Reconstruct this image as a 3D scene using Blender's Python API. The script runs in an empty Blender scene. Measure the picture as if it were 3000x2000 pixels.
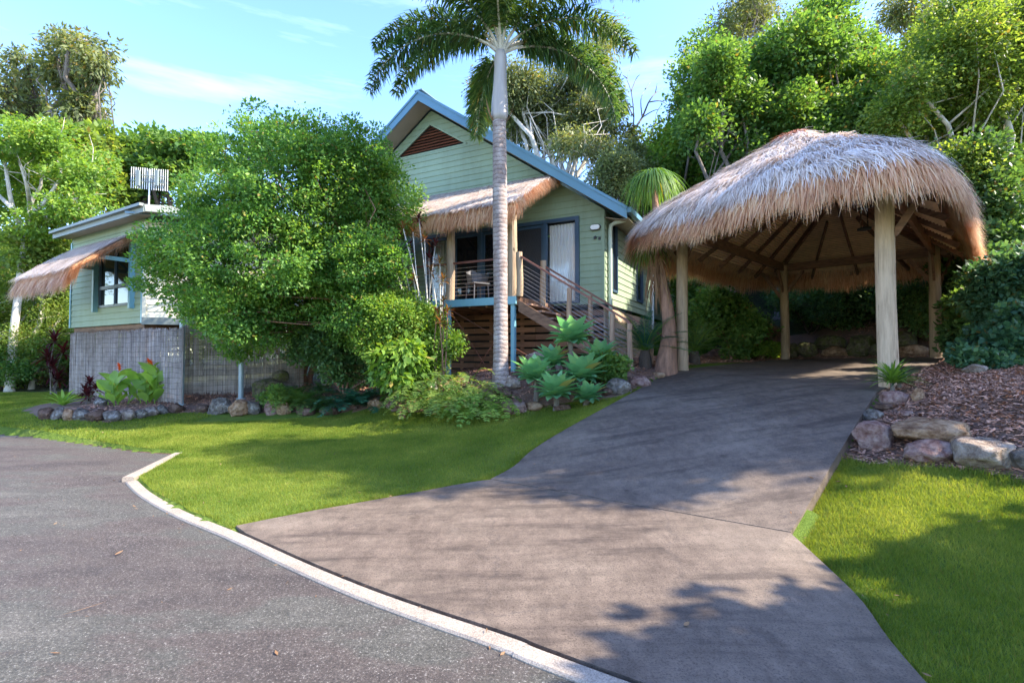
import bpy, math, random
import numpy as np
from mathutils import Vector, Matrix, noise
from mathutils.geometry import tessellate_polygon

R = math.radians
rng = np.random.default_rng(7)
random.seed(7)
C = bpy.context.scene.collection
CAMZ = 1.5
PITCH = math.atan(45 / 1500)
FWD = np.array([0, math.cos(PITCH), math.sin(PITCH)])
UPV = np.array([0, -math.sin(PITCH), math.cos(PITCH)])
CAM = np.array([0, 0, CAMZ])

# ---- survey helpers: sight lines of the photograph turned into metres --------
def ray(u, v):
    return np.array([1.0, 0, 0]) * ((u - 1500) / 1500) + FWD + UPV * ((1000 - v) / 1500)
def at(u, v, D):                      # point at distance D (metres along +Y)
    d = ray(u, v); return CAM + d * (D / d[1])
def on(u, v, z):                      # point where the sight line meets height z
    d = ray(u, v); return CAM + d * ((z - CAMZ) / d[2])
def atd(u, v, D): return at(u * 1.27551, v * 1.27551, D)
def ond(u, v, z): return on(u * 1.27551, v * 1.27551, z)
def unit(v):
    v = np.asarray(v, float); return v / (np.linalg.norm(v) + 1e-9)
V3 = lambda *a: np.array(a, float)

# ---- object helpers -----------------------------------------------------------
ORI = {}
def tag(o, label=None, cat=None, group=None, kind=None):
    if label: o['label'] = label
    if cat: o['category'] = cat
    if group: o['group'] = group
    if kind: o['kind'] = kind
    return o
def thing(name, loc, label, cat, group=None):
    o = bpy.data.objects.new(name, None); C.objects.link(o)
    o.empty_display_size = .2
    o.location = loc; ORI[o.name] = np.array(loc, float)
    return tag(o, label, cat, group)
def mk(name, V, F, mats, parent=None, smooth=False, fm=None, uv=None):
    V = np.asarray(V, np.float32)
    org = ORI.get(parent.name, np.zeros(3)) if parent else np.zeros(3)
    V = V - org.astype(np.float32)
    me = bpy.data.meshes.new(name)
    if isinstance(F, np.ndarray):
        n, k = F.shape
        me.vertices.add(len(V)); me.vertices.foreach_set('co', V.ravel())
        me.loops.add(n * k); me.loops.foreach_set('vertex_index', F.astype(np.int32).ravel())
        me.polygons.add(n); me.polygons.foreach_set('loop_start', np.arange(0, n * k, k, dtype=np.int32))
        me.polygons.foreach_set('loop_total', np.full(n, k, np.int32))
        me.update(calc_edges=True)
    else:
        me.from_pydata(V.tolist(), [], F)
    if not isinstance(mats, (list, tuple)): mats = [mats]
    for m in mats: me.materials.append(m)
    if fm is not None: me.polygons.foreach_set('material_index', np.asarray(fm, np.int32))
    if smooth: me.polygons.foreach_set('use_smooth', np.ones(len(me.polygons), bool))
    if uv is not None:
        l = me.uv_layers.new(name='UVMap'); li = np.empty(len(me.loops), np.int32)
        me.loops.foreach_get('vertex_index', li)
        l.data.foreach_set('uv', np.asarray(uv, np.float32)[li].ravel())
    me.validate(verbose=False)
    o = bpy.data.objects.new(name, me); C.objects.link(o)
    if parent: o.parent = parent
    ORI[o.name] = org
    return o
class MB:
    def __init__(s): s.v = []; s.f = []; s.m = []
    def add(s, V, F, mi=0):
        b = len(s.v); s.v += [tuple(map(float, p)) for p in V]
        for f in F: s.f.append(tuple(int(i) + b for i in f)); s.m.append(mi)
        return s
    def box(s, c, size, ax=None, mi=0):
        c = np.array(c, float); X, Y, Z = ax if ax else (V3(1, 0, 0), V3(0, 1, 0), V3(0, 0, 1))
        h = np.array(size) / 2
        P = [c + X * h[0] * i + Y * h[1] * j + Z * h[2] * k for k in (-1, 1) for j in (-1, 1) for i in (-1, 1)]
        return s.add(P, [(0, 2, 3, 1), (4, 5, 7, 6), (0, 1, 5, 4), (2, 6, 7, 3), (0, 4, 6, 2), (1, 3, 7, 5)], mi)
    def bar(s, a, b, w, h, up=(0, 0, 1), mi=0):
        a = np.array(a, float); b = np.array(b, float); Y = unit(b - a)
        X = unit(np.cross(Y, up)); Z = np.cross(X, Y)
        return s.box((a + b) / 2, (w, np.linalg.norm(b - a), h), (X, Y, Z), mi)
    def prism(s, poly, vec, mi=0):
        poly = [np.array(p, float) for p in poly]; n = len(poly); vec = np.array(vec, float)
        P = poly + [p + vec for p in poly]
        F = [tuple(range(n))[::-1], tuple(range(n, 2 * n))] + [(i, (i + 1) % n, n + (i + 1) % n, n + i) for i in range(n)]
        return s.add(P, F, mi)
    def tube(s, pts, rad, n=8, mi=0, cap=True):
        V, F = tube(pts, rad, n, cap); return s.add(V, F, mi)
    def build(s, name, mats, parent=None, smooth=False):
        return mk(name, s.v, s.f, mats, parent, smooth, s.m)
def tube(pts, rad, n=8, cap=True):
    pts = [np.array(p, float) for p in pts]
    if not hasattr(rad, '__len__'): rad = [rad] * len(pts)
    V = []; F = []; X = None
    for i, p in enumerate(pts):
        t = unit(pts[min(i + 1, len(pts) - 1)] - pts[max(i - 1, 0)])
        if X is None: X = unit(np.cross(t, (0, 0, 1) if abs(t[2]) < .9 else (1, 0, 0)))
        X = unit(X - t * X.dot(t)); Y = np.cross(t, X)
        for k in range(n):
            a = 2 * math.pi * k / n; V.append(p + rad[i] * (X * math.cos(a) + Y * math.sin(a)))
    for i in range(len(pts) - 1):
        for k in range(n):
            F.append((i * n + k, i * n + (k + 1) % n, (i + 1) * n + (k + 1) % n, (i + 1) * n + k))
    if cap: F += [tuple(range(n))[::-1], tuple(range((len(pts) - 1) * n, len(pts) * n))]
    return V, F
def copy_tree(o, parent=None):
    c = o.copy(); C.objects.link(c)
    if parent: c.parent = parent
    for ch in list(o.children): copy_tree(ch, c)
    return c

# ---- materials ----------------------------------------------------------------
MATS = {}
def newmat(name):
    m = bpy.data.materials.new(name); m.use_nodes = True
    nt = m.node_tree; nt.nodes.clear(); return m, nt
def N(nt, t, **k):
    n = nt.nodes.new(t)
    for a, b in k.items():
        if a in n.inputs: n.inputs[a].default_value = b
        else: setattr(n, a, b)
    return n
def ramp(nt, fac, stops):
    r = nt.nodes.new('ShaderNodeValToRGB'); e = r.color_ramp.elements
    while len(e) < len(stops): e.new(.5)
    for i, (p, c) in enumerate(stops): e[i].position = p; e[i].color = (*c, 1)
    nt.links.new(fac, r.inputs[0]); return r.outputs[0]
def mix(nt, fac, a, b, mode='MIX'):
    n = nt.nodes.new('ShaderNodeMix'); n.data_type = 'RGBA'; n.blend_type = mode
    for s, v in ((0, fac), (6, a), (7, b)):
        if isinstance(v, (int, float)): n.inputs[s].default_value = v
        elif isinstance(v, tuple): n.inputs[s].default_value = (*v, 1)
        else: nt.links.new(v, n.inputs[s])
    return n.outputs[2]
def noisev(nt, scale, detail=4, rough=.6, vec=None, stretch=None):
    n = N(nt, 'ShaderNodeTexNoise', Scale=scale, Detail=detail, Roughness=rough)
    if stretch is not None or vec is not None:
        if vec is None: vec = N(nt, 'ShaderNodeNewGeometry').outputs['Position']
        if stretch is not None:
            mp = N(nt, 'ShaderNodeMapping'); mp.inputs['Scale'].default_value = stretch
            nt.links.new(vec, mp.inputs[0]); vec = mp.outputs[0]
        nt.links.new(vec, n.inputs['Vector'])
    return n.outputs['Fac']
def pos(nt): return N(nt, 'ShaderNodeNewGeometry').outputs['Position']
def finish(m, nt, col, rough=.7, bump=None, bstr=.4, bdist=.02, metal=0, spec=.5, trans=0, sss=None, coat=0):
    p = N(nt, 'ShaderNodeBsdfPrincipled', Roughness=rough, Metallic=metal)
    p.inputs['Specular IOR Level'].default_value = spec
    if coat: p.inputs['Coat Weight'].default_value = coat
    if isinstance(col, tuple): p.inputs['Base Color'].default_value = (*col, 1)
    else: nt.links.new(col, p.inputs['Base Color'])
    out = N(nt, 'ShaderNodeOutputMaterial')
    if bump is not None:
        b = N(nt, 'ShaderNodeBump', Strength=bstr, Distance=bdist); nt.links.new(bump, b.inputs['Height'])
        nt.links.new(b.outputs[0], p.inputs['Normal'])
    if trans:
        t = N(nt, 'ShaderNodeBsdfTranslucent')
        if sss is not None:
            tc = mix(nt, 1.0, col, sss, 'MULTIPLY'); nt.links.new(tc, t.inputs[0])
        elif isinstance(col, tuple): t.inputs[0].default_value = (*col, 1)
        else: nt.links.new(col, t.inputs[0])
        ms = N(nt, 'ShaderNodeMixShader', Fac=trans)
        nt.links.new(p.outputs[0], ms.inputs[1]); nt.links.new(t.outputs[0], ms.inputs[2])
        nt.links.new(ms.outputs[0], out.inputs[0])
    else: nt.links.new(p.outputs[0], out.inputs[0])
    return m
def leafmat(name, dark, mid, light, trans=.42, rough=.42, cl=1.3, spec=.5, glow=(1.9, 1.75, .7)):
    m, nt = newmat(name)
    isl = N(nt, 'ShaderNodeNewGeometry').outputs['Random Per Island']
    nz = noisev(nt, cl, 3, .6, vec=pos(nt))
    mm = N(nt, 'ShaderNodeMath', operation='MULTIPLY_ADD'); mm.inputs[1].default_value = .45
    nt.links.new(isl, mm.inputs[0])
    m2 = N(nt, 'ShaderNodeMath', operation='MULTIPLY_ADD'); m2.inputs[1].default_value = 1.3; m2.inputs[2].default_value = -.42
    nt.links.new(nz, m2.inputs[0]); nt.links.new(m2.outputs[0], mm.inputs[2])
    col = ramp(nt, mm.outputs[0], [(.05, dark), (.45, mid), (.95, light)])
    col = mix(nt, ramp(nt, isl, [(.965, (0, 0, 0)), (.975, (.8, .8, .8))]), col, (mid[1] * 1.1, mid[1] * .72, mid[1] * .22))
    return finish(m, nt, col, rough + .08, trans=trans, sss=glow, spec=spec * .6)
def plain(name, col, rough=.6, var=.25, scale=3, stretch=None, bstr=.2, bscale=None, metal=0, spec=.5, island=0, dist=.01, trans=0):
    m, nt = newmat(name)
    nz = noisev(nt, scale, 5, .65, vec=pos(nt), stretch=stretch)
    a = tuple(c * (1 - var) for c in col); b = tuple(min(1, c * (1 + var)) for c in col)
    c = ramp(nt, nz, [(.3, a), (.7, b)])
    if island:
        isl = N(nt, 'ShaderNodeNewGeometry').outputs['Random Per Island']
        k = ramp(nt, isl, [(0, (1 - island,) * 3), (1, (1, 1, 1))])
        c = mix(nt, 1.0, c, k, 'MULTIPLY')
    bn = noisev(nt, bscale or scale * 6, 5, .6, vec=pos(nt), stretch=stretch)
    return finish(m, nt, c, rough, bn, bstr, dist, metal, spec, trans=trans)
# ================= MATERIALS ==================================================
M = {}
M['siding'] = plain('sage_weatherboard', (.30, .375, .26), .55, .13, .9, bstr=.08, bscale=40, island=.07)
def boardmat(name, col):
    m, nt = newmat(name); P_ = pos(nt)
    big = noisev(nt, .8, 4, .6, vec=P_); drip = noisev(nt, 1, 5, .75, vec=P_, stretch=(1.6, 1.6, .3)); isl = N(nt, 'ShaderNodeNewGeometry').outputs['Random Per Island']
    c = ramp(nt, big, [(.3, tuple(x * .88 for x in col)), (.7, tuple(x * 1.08 for x in col))])
    c = mix(nt, 1.0, c, ramp(nt, drip, [(.34, (.86, .85, .81)), (.55, (1, 1, 1))]), 'MULTIPLY')
    c = mix(nt, 1.0, c, ramp(nt, isl, [(0, (.93, .93, .94)), (1, (1, 1, 1))]), 'MULTIPLY')
    return finish(m, nt, c, .6, noisev(nt, 45, 3, .6, vec=P_), .08, .01)
M['siding'] = boardmat('sage_weatherboard_weathered', (.275, .355, .24))
M['cream'] = plain('cream_weatherboard', (.62, .60, .49), .6, .06, 1, bstr=.08, bscale=40)
M['blue'] = plain('blue_grey_trim', (.10, .22, .31), .45, .08, 1.5, bstr=.05)
M['teal'] = plain('teal_steel_paint', (.17, .36, .43), .4, .08, 2, bstr=.05)
M['frame'] = plain('slate_blue_frame', (.045, .085, .135), .4, .1, 2, bstr=.05)
M['soffit'] = plain('soffit_lining', (.30, .24, .18), .7, .08, 2, bstr=.1)
M['roof'] = plain('blue_roof_sheet', (.14, .22, .28), .4, .12, 1.5, bstr=.05, metal=.2)
M['fascia'] = plain('pale_grey_barge', (.17, .20, .195), .5, .1, 2, bstr=.05)
M['pipe'] = plain('pale_green_pipe', (.50, .56, .46), .4, .08, 2, bstr=.03)
M['gal'] = plain('grey_blue_steel_post', (.30, .38, .42), .4, .12, 3, bstr=.05, metal=.2)
M['ventwood'] = plain('red_brown_timber', (.20, .065, .032), .55, .45, 1.2, stretch=(1.5, 1.5, 22), bstr=.3, island=.45)
M['slat'] = plain('weathered_brown_slat', (.34, .17, .10), .7, .4, 1.5, stretch=(1.2, 1.2, 14), bstr=.3, island=.4)
M['rail'] = plain('dark_red_handrail', (.17, .06, .04), .5, .3, 6, bstr=.1)
M['tread'] = plain('weathered_stair_tread', (.26, .16, .12), .7, .35, 3, stretch=(1, 6, 6), bstr=.3, island=.3)
M['darkbeam'] = plain('dark_oiled_beam', (.20, .105, .062), .7, .5, 2.2, stretch=(2, 2, 9), bstr=.3, island=.3)
M['batten'] = plain('pale_roof_batten', (.88, .62, .39), .75, .14, 2.5, stretch=(3, 3, 3), bstr=.3, island=.22)
M['under'] = plain('thatch_underlay', (.13, .07, .04), .9, .4, 12, bstr=.6)
M['steel'] = plain('steel_cable', (.55, .55, .55), .3, .1, 5, metal=.9)
M['white'] = plain('white_paint', (.8, .8, .78), .4, .04, 3, bstr=.03)
M['curtain'] = plain('white_curtain', (.75, .76, .78), .9, .05, 3, bstr=.05)
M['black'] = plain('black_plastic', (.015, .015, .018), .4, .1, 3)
M['mesh'] = plain('dark_screen_and_room', (.035, .035, .042), .6, .3, 60, bstr=.5)
M['chair'] = plain('grey_outdoor_plastic', (.09, .09, .10), .5, .1, 3)
def polemat(name, base, dark, knot, seed):
    m, nt = newmat(name)
    g = noisev(nt, 3, 6, .7, vec=pos(nt), stretch=(7, 7, .7))
    c = ramp(nt, g, [(.28, dark), (.55, base), (.85, tuple(min(1, x * 1.25) for x in base))])
    v = N(nt, 'ShaderNodeTexNoise', Scale=1.0, Detail=2)
    mp = N(nt, 'ShaderNodeMapping'); mp.inputs['Scale'].default_value = (9, 9, 3.2); mp.inputs['Location'].default_value = (seed, seed, 0)
    nt.links.new(pos(nt), mp.inputs[0]); nt.links.new(mp.outputs[0], v.inputs['Vector'])
    k = ramp(nt, v.outputs['Fac'], [(.68, (0, 0, 0)), (.74, (1, 1, 1))])
    c = mix(nt, k, c, knot)
    cr = noisev(nt, 1, 3, .5, vec=pos(nt), stretch=(34, 34, .9))
    ck = ramp(nt, cr, [(.66, (0, 0, 0)), (.72, (.75, .75, .75))])
    c = mix(nt, ck, c, tuple(x * .35 for x in dark))
    return finish(m, nt, c, .75, g, .4, .01)
M['pole'] = polemat('green_grey_treated_pole', (.38, .275, .18), (.21, .145, .09), (.10, .07, .04), 3)
M['palepole'] = polemat('pale_treated_pole', (.52, .385, .265), (.33, .235, .155), (.16, .10, .06), 8)
M['stairpost'] = polemat('brown_stair_post', (.36, .23, .15), (.2, .12, .08), (.08, .05, .03), 12)
# opaque glossy pane; the dark room behind is painted into its near-black colour
m, nt = newmat('window_glass'); M['glass'] = finish(m, nt, (.012, .014, .018), .04, spec=.9)
# thatch: weathered grey top coat and younger orange fringe
def thatchmat(name, stops, rough=.6, trans=.18):
    m, nt = newmat(name)
    isl = N(nt, 'ShaderNodeNewGeometry').outputs['Random Per Island']
    nz = noisev(nt, 1.3, 4, .6, vec=pos(nt))
    a = N(nt, 'ShaderNodeMath', operation='MULTIPLY_ADD'); a.inputs[1].default_value = .7
    b = N(nt, 'ShaderNodeMath', operation='MULTIPLY_ADD'); b.inputs[1].default_value = 1.0; b.inputs[2].default_value = -.32
    nt.links.new(isl, a.inputs[0]); nt.links.new(nz, b.inputs[0]); nt.links.new(b.outputs[0], a.inputs[2])
    return finish(m, nt, ramp(nt, a.outputs[0], stops), rough, trans=trans, spec=.5)
M['thatch'] = thatchmat('weathered_thatch', [(.05, (.32, .23, .18)), (.4, (.68, .55, .46)), (.85, (.92, .83, .74))], .42)
M['fringe'] = thatchmat('orange_thatch_fringe', [(.05, (.34, .14, .07)), (.45, (.74, .41, .22)), (.9, (.90, .68, .42))], .5, .36)
M['ridge'] = thatchmat('russet_ridge_straw', [(.05, (.22, .06, .03)), (.5, (.45, .14, .06)), (.9, (.6, .3, .15))])
M['straw'] = plain('packed_straw', (.60, .41, .26), .9, .3, 9, bstr=.8, dist=.04)
# ground covers
m, nt = newmat('mown_lawn')
g1 = noisev(nt, .9, 4, .6, vec=pos(nt)); g2 = noisev(nt, 60, 3, .7, vec=pos(nt))
c = mix(nt, .5, ramp(nt, g1, [(.34, (.075, .115, .018)), (.5, (.13, .175, .028)), (.66, (.20, .20, .05))]), ramp(nt, g2, [(.3, (.05, .10, .016)), (.7, (.17, .26, .055))]))
M['lawn'] = finish(m, nt, c, 1.0, g2, .8, .03, spec=.05)
m, nt = newmat('bark_mulch_soil')
g1 = noisev(nt, 1.2, 4, .6, vec=pos(nt)); g2 = noisev(nt, 45, 4, .75, vec=pos(nt), stretch=(1, 2.2, 1))
c = mix(nt, .55, ramp(nt, g1, [(.3, (.16, .08, .055)), (.7, (.28, .165, .12))]), ramp(nt, g2, [(.3, (.07, .035, .025)), (.7, (.46, .31, .24))]))
M['mulch'] = finish(m, nt, c, .9, g2, 1.0, .05)
m, nt = newmat('leafy_forest_floor')
g2 = noisev(nt, 7, 5, .75, vec=pos(nt))
M['forest'] = finish(m, nt, ramp(nt, g2, [(.3, (.02, .03, .012)), (.55, (.06, .08, .025)), (.75, (.16, .12, .06))]), .9, g2, 1.0, .15)
m, nt = newmat('mottled_asphalt')
P_ = pos(nt)
g1 = noisev(nt, 1.0, 5, .6, vec=P_, stretch=(.55, 1.3, 1)); fine = noisev(nt, 75, 5, .9, vec=P_); mid = noisev(nt, 7, 4, .6, vec=P_)
base = ramp(nt, g1, [(.36, (.048, .033, .028)), (.48, (.085, .063, .053)), (.55, (.076, .072, .058)), (.68, (.155, .14, .118))])
st = ramp(nt, fine, [(.40, (.16, .16, .16)), (.49, (.75, .75, .75)), (.58, (1, 1, 1))])
c = mix(nt, 1.0, base, st, 'MULTIPLY')
sp = ramp(nt, fine, [(.58, (0, 0, 0)), (.66, (.9, .9, .9))]); c = mix(nt, sp, c, (.50, .48, .46))
c = mix(nt, .18, c, ramp(nt, mid, [(.35, (.04, .034, .034)), (.7, (.11, .105, .10))]))
M['asphalt'] = finish(m, nt, c, .75, fine, .7, .012)
m, nt = newmat('brown_stained_concrete')
P_ = pos(nt)
g1 = noisev(nt, .8, 6, .62, vec=P_); fine = noisev(nt, 85, 4, .85, vec=P_); md = noisev(nt, 9, 5, .7, vec=P_, stretch=(1, .6, 1))
c = ramp(nt, g1, [(.32, (.085, .061, .044)), (.5, (.156, .120, .090)), (.68, (.24, .195, .150))])
c = mix(nt, .45, c, ramp(nt, md, [(.34, (.08, .055, .042)), (.66, (.25, .188, .146))]))
c = mix(nt, 1.0, c, ramp(nt, fine, [(.36, (.32, .29, .27)), (.47, (.85, .84, .83)), (.62, (1, 1, 1))]), 'MULTIPLY')
rt = N(nt, 'ShaderNodeMapping'); rt.inputs['Rotation'].default_value = (0, 0, R(42)); rt.inputs['Scale'].default_value = (.35, 2.6, 1); nt.links.new(P_, rt.inputs[0])
sn = N(nt, 'ShaderNodeTexNoise', Scale=1.6, Detail=5, Roughness=.7); nt.links.new(rt.outputs[0], sn.inputs['Vector'])
c = mix(nt, 1.0, c, ramp(nt, sn.outputs['Fac'], [(.36, (.48, .46, .46)), (.48, (.84, .83, .82)), (.64, (1, 1, 1))]), 'MULTIPLY')
ol = noisev(nt, 3.1, 3, .5, vec=P_); c = mix(nt, 1.0, c, ramp(nt, ol, [(.24, (.5, .48, .47)), (.33, (1, 1, 1))]), 'MULTIPLY')
vo = N(nt, 'ShaderNodeTexVoronoi', Scale=.55); vo.feature = 'DISTANCE_TO_EDGE'
ds = noisev(nt, 2.2, 6, .8, vec=P_); av = N(nt, 'ShaderNodeVectorMath', operation='MULTIPLY_ADD')
nz = N(nt, 'ShaderNodeTexNoise', Scale=2.4, Detail=6, Roughness=.75); nt.links.new(P_, nz.inputs['Vector'])
av.inputs[1].default_value = (.5, .5, .5); nt.links.new(nz.outputs['Color'], av.inputs[0]); nt.links.new(P_, av.inputs[2]); nt.links.new(av.outputs[0], vo.inputs['Vector'])
ck = ramp(nt, vo.outputs['Distance'], [(.0, (.55, .55, .55)), (.006, (0, 0, 0))]); c = mix(nt, ck, c, (.05, .04, .035))
M['concrete'] = finish(m, nt, c, .7, fine, .35, .008)
m, nt = newmat('exposed_kerb_concrete')
fine = noisev(nt, 120, 3, .7, vec=pos(nt)); g1 = noisev(nt, 3, 5, .7, vec=pos(nt))
c = mix(nt, .5, ramp(nt, g1, [(.3, (.22, .175, .135)), (.7, (.40, .335, .27))]), ramp(nt, fine, [(.40, (.10, .08, .065)), (.6, (.42, .36, .30))]))
M['kerb'] = finish(m, nt, c, .8, fine, .5, .008)
def rockmat(name, a, b, c_, lich=(.45, .45, .42), la=.62):
    m, nt = newmat(name); P_ = N(nt, 'ShaderNodeTexCoord').outputs['Object']
    g = noisev(nt, 2.6, 8, .68, vec=P_); g2 = noisev(nt, 11, 6, .7, vec=P_); l = noisev(nt, 5, 6, .75, vec=P_, stretch=(1.1, .9, 1.3))
    c = mix(nt, .5, ramp(nt, g, [(.36, a), (.5, b), (.62, c_)]), ramp(nt, g2, [(.36, tuple(x * .3 for x in a)), (.64, c_)]))
    c = mix(nt, ramp(nt, l, [(la, (0, 0, 0)), (la + .06, (.8, .8, .8))]), c, lich)
    return finish(m, nt, c, .9, g2, 1.0, .12, spec=.15)
M['rock_grey'] = rockmat('grey_granite', (.085, .068, .055), (.20, .17, .145), (.34, .30, .26), la=.56)
M['rock_tan'] = rockmat('tan_sandstone', (.22, .10, .05), (.42, .24, .13), (.58, .40, .26))
M['rock_pink'] = rockmat('pinkish_stone', (.20, .08, .06), (.37, .20, .17), (.50, .36, .31))
M['rock_brown'] = rockmat('brown_stone', (.07, .04, .03), (.15, .09, .065), (.25, .16, .12))
M['rock_moss'] = rockmat('mossy_stone', (.07, .065, .045), (.15, .13, .085), (.26, .22, .14), (.10, .12, .03), .48)
M['rock_pale'] = rockmat('pale_stone', (.22, .14, .10), (.39, .29, .225), (.56, .47, .39))
# foliage
lm = leafmat
M['l_bush'] = lm('glossy_small_leaf', (.034, .10, .026), (.10, .225, .048), (.27, .42, .085), cl=1.6)
M['l_lime'] = lm('lime_shrub_leaf', (0.062, 0.132, 0.022), (0.138, 0.252, 0.042), (0.304, 0.408, 0.072))
M['l_yel'] = lm('yellow_green_leaf', (.06, .12, .025), (.155, .235, .05), (.29, .35, .09), .5)
M['l_dark'] = lm('dark_glossy_leaf', (.032, .075, .030), (.075, .155, .052), (.17, .28, .075), .35, .35)
M['l_mid'] = lm('mid_green_leaf', (.040, .105, .030), (.105, .205, .050), (.21, .30, .075), .45)
M['l_olive'] = lm('olive_gum_leaf', (0.061, 0.081, 0.038), (0.128, 0.162, 0.068), (0.270, 0.284, 0.135), .4, cl=.8)
M['l_blue'] = lm('blue_green_leaf', (.028, .072, .042), (.06, .15, .082), (.15, .26, .12), .35, .4)
M['l_palm'] = lm('palm_leaflet', (0.024, 0.069, 0.030), (0.059, 0.129, 0.046), (0.178, 0.231, 0.058), .35, .4, cl=.7)
M['l_cycad'] = lm('cycad_leaflet', (0.016, 0.064, 0.040), (0.035, 0.120, 0.064), (0.096, 0.208, 0.096), .2, .3)
M['l_agave'] = lm('agave_leaf', (.10, .27, .14), (.21, .43, .23), (.38, .54, .20), .3, .45, cl=2.5, glow=(1.2, 1.5, .8))
M['l_canna'] = lm('canna_leaf', (.13, .24, .05), (.26, .42, .09), (.42, .55, .16), .5)
M['l_red'] = lm('dark_red_leaf', (0.032, 0.008, 0.013), (0.081, 0.019, 0.023), (0.180, 0.052, 0.048), .35, glow=(2, .6, .5))
M['l_croton'] = lm('mixed_croton_leaf', (0.048, 0.092, 0.018), (0.211, 0.119, 0.036), (0.403, 0.158, 0.060), .35, cl=3, glow=(1.6, 1, .6))
M['l_grass'] = lm('tall_slope_grass', (.035, .10, .02), (.07, .18, .035), (.14, .27, .06), .4, .6)
M['l_blade'] = lm('lawn_blade', (.065, .12, .014), (.155, .21, .030), (.32, .34, .08), .45, .55, cl=1.1, spec=.3)
M['l_dry'] = lm('dry_brown_frond', (.12, .06, .03), (.26, .15, .08), (.42, .28, .16), .25, .8, glow=(1, 1, 1))
M['flower'] = plain('orange_petal', (.85, .13, .02), .5, .2, 8, trans=.3)
M['chip'] = plain('bark_chip', (.72, .38, .25), .85, .4, 7, island=.75)
M['b_white'] = plain('pale_gum_bark', (.50, .47, .42), .8, .35, 3, stretch=(2, 2, 1), bstr=.4, dist=.03)
M['b_grey'] = plain('grey_bark', (.20, .17, .15), .9, .45, 5, stretch=(2, 2, .7), bstr=.7, dist=.04)
M['b_brown'] = plain('red_brown_bark', (.26, .14, .09), .85, .4, 5, stretch=(3, 3, .6), bstr=.6, dist=.03)
M['b_dark'] = plain('dark_bark', (.075, .055, .042), .9, .4, 5, stretch=(2, 2, .7), bstr=.7, dist=.04)
# palm trunk with leaf-scar rings
m, nt = newmat('ringed_palm_bark'); P_ = pos(nt)
w = N(nt, 'ShaderNodeTexWave', Scale=3.6, Distortion=5.5, Detail=5); w.bands_direction = 'Z'; w.inputs['Detail Scale'].default_value = 1.6
w.inputs['Detail Roughness'].default_value = .7
nt.links.new(P_, w.inputs['Vector'])
g = noisev(nt, 2, 5, .7, vec=P_, stretch=(2.5, 2.5, 2))
c = ramp(nt, g, [(.3, (.17, .12, .105)), (.5, (.29, .235, .215)), (.7, (.43, .375, .35))])
c = mix(nt, ramp(nt, w.outputs['Fac'], [(.0, (.75, .75, .75)), (.16, (0, 0, 0))]), c, (.10, .065, .055))
M['palmtrunk'] = finish(m, nt, c, .85, w.outputs['Fac'], .45, .012)
M['crownshaft'] = plain('smooth_crownshaft', (.36, .33, .32), .45, .2, 1.5, stretch=(5, 5, .6), bstr=.1)

# ================= GROUND =====================================================
PTS = []
def cp(*a): PTS.append(a)
FL, BL, BR, FR = V3(3.51, 10.53, 1.23), V3(7.97, 14.94, 1.42), V3(10.5, 12.67, 1.5), V3(5.43, 7.40, 1.10)
# driveway edges (left and right), surveyed at their heights
JL, JR = on(1435, 1403, .09), on(2315, 1559, .12)
LE = [on(670, 1543, .03), on(893, 1499, .05), on(1148, 1454, .06), on(1352, 1416, .08), JL]
LR = [JL, on(1505, 1365, .14), on(1556, 1320, .25), on(1658, 1256, .46), on(1837, 1158, .84), on(1926, 1108, 1.08), FL + V3(-.22, .1, 0)]
CREST = V3(4.9, 6.9, 1.03)
RE = [V3(1.45, .1, 0), on(2717, 2000, .01), on(2526, 1760, .03), on(2423, 1658, .06), JR]
RR = [JR, JR + (CREST - JR) * .12 + V3(0, 0, -.015), JR + (CREST - JR) * .35 + V3(0, 0, .0), JR + (CREST - JR) * .7 + V3(0, 0, .01), CREST]
# kerb line
KC = [on(u, v, .02) for u, v in ((383, 1405.5), (427, 1446), (529, 1503), (689, 1569), (870, 1653), (1052, 1730), (1244, 1800), (1500, 1887), (1746, 1984))]
KEND = KC[-1] + unit(KC[-1] - KC[-3]) * 3.5
KRET = on(523, 1333, .02)
road_back = [on(529, 1328, .02), on(408, 1320, .02), on(255, 1298, .02), on(127, 1279, .02), on(0, 1269, .02), on(-400, 1262, .02), on(-2500, 1300, .02)]
ROADPOLY = [KRET] + KC + [KEND, V3(6, -6, 0), V3(-25, -6, 0)] + road_back[::-1]
def smooth_line(P, n):
    P = np.array(P); d = np.r_[0, np.cumsum(np.linalg.norm(np.diff(P, axis=0), axis=1))]
    # Catmull-Rom through the points
    Q = []
    for x in np.linspace(0, d[-1], n):
        i = min(max(np.searchsorted(d, x) - 1, 0), len(P) - 2); t = (x - d[i]) / (d[i + 1] - d[i])
        p0, p1, p2, p3 = P[max(i - 1, 0)], P[i], P[i + 1], P[min(i + 2, len(P) - 1)]
        Q.append(.5 * ((2 * p1) + (p2 - p0) * t + (2 * p0 - 5 * p1 + 4 * p2 - p3) * t * t + (3 * p1 - p0 - 3 * p2 + p3) * t ** 3))
    return np.array(Q)
apL = smooth_line(LE, 30); rampL = smooth_line(LR, 44); apR = smooth_line(RE, 30); rampR = smooth_line(RR, 44)
SL = [FL + V3(-.22, .1, 0), FR * .15 + CREST * .85]
slab = [rampL[-1], BL + V3(-.25, .1, 0), BL + V3(.2, .45, 0), BR + V3(.45, .25, 0), BR + V3(.3, -.25, -.02), FR + V3(.25, .1, -.02), CREST]
for p in list(rampL[::4]) + list(rampR[::4]) + list(apR[::5]) + list(apL[::5]): cp(p[0], p[1], p[2] - .02)
for p in (FL, BL, BR, FR, (FL + BR) / 2, (BL + BR) / 2): cp(p[0], p[1], p[2] - .03)
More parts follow.
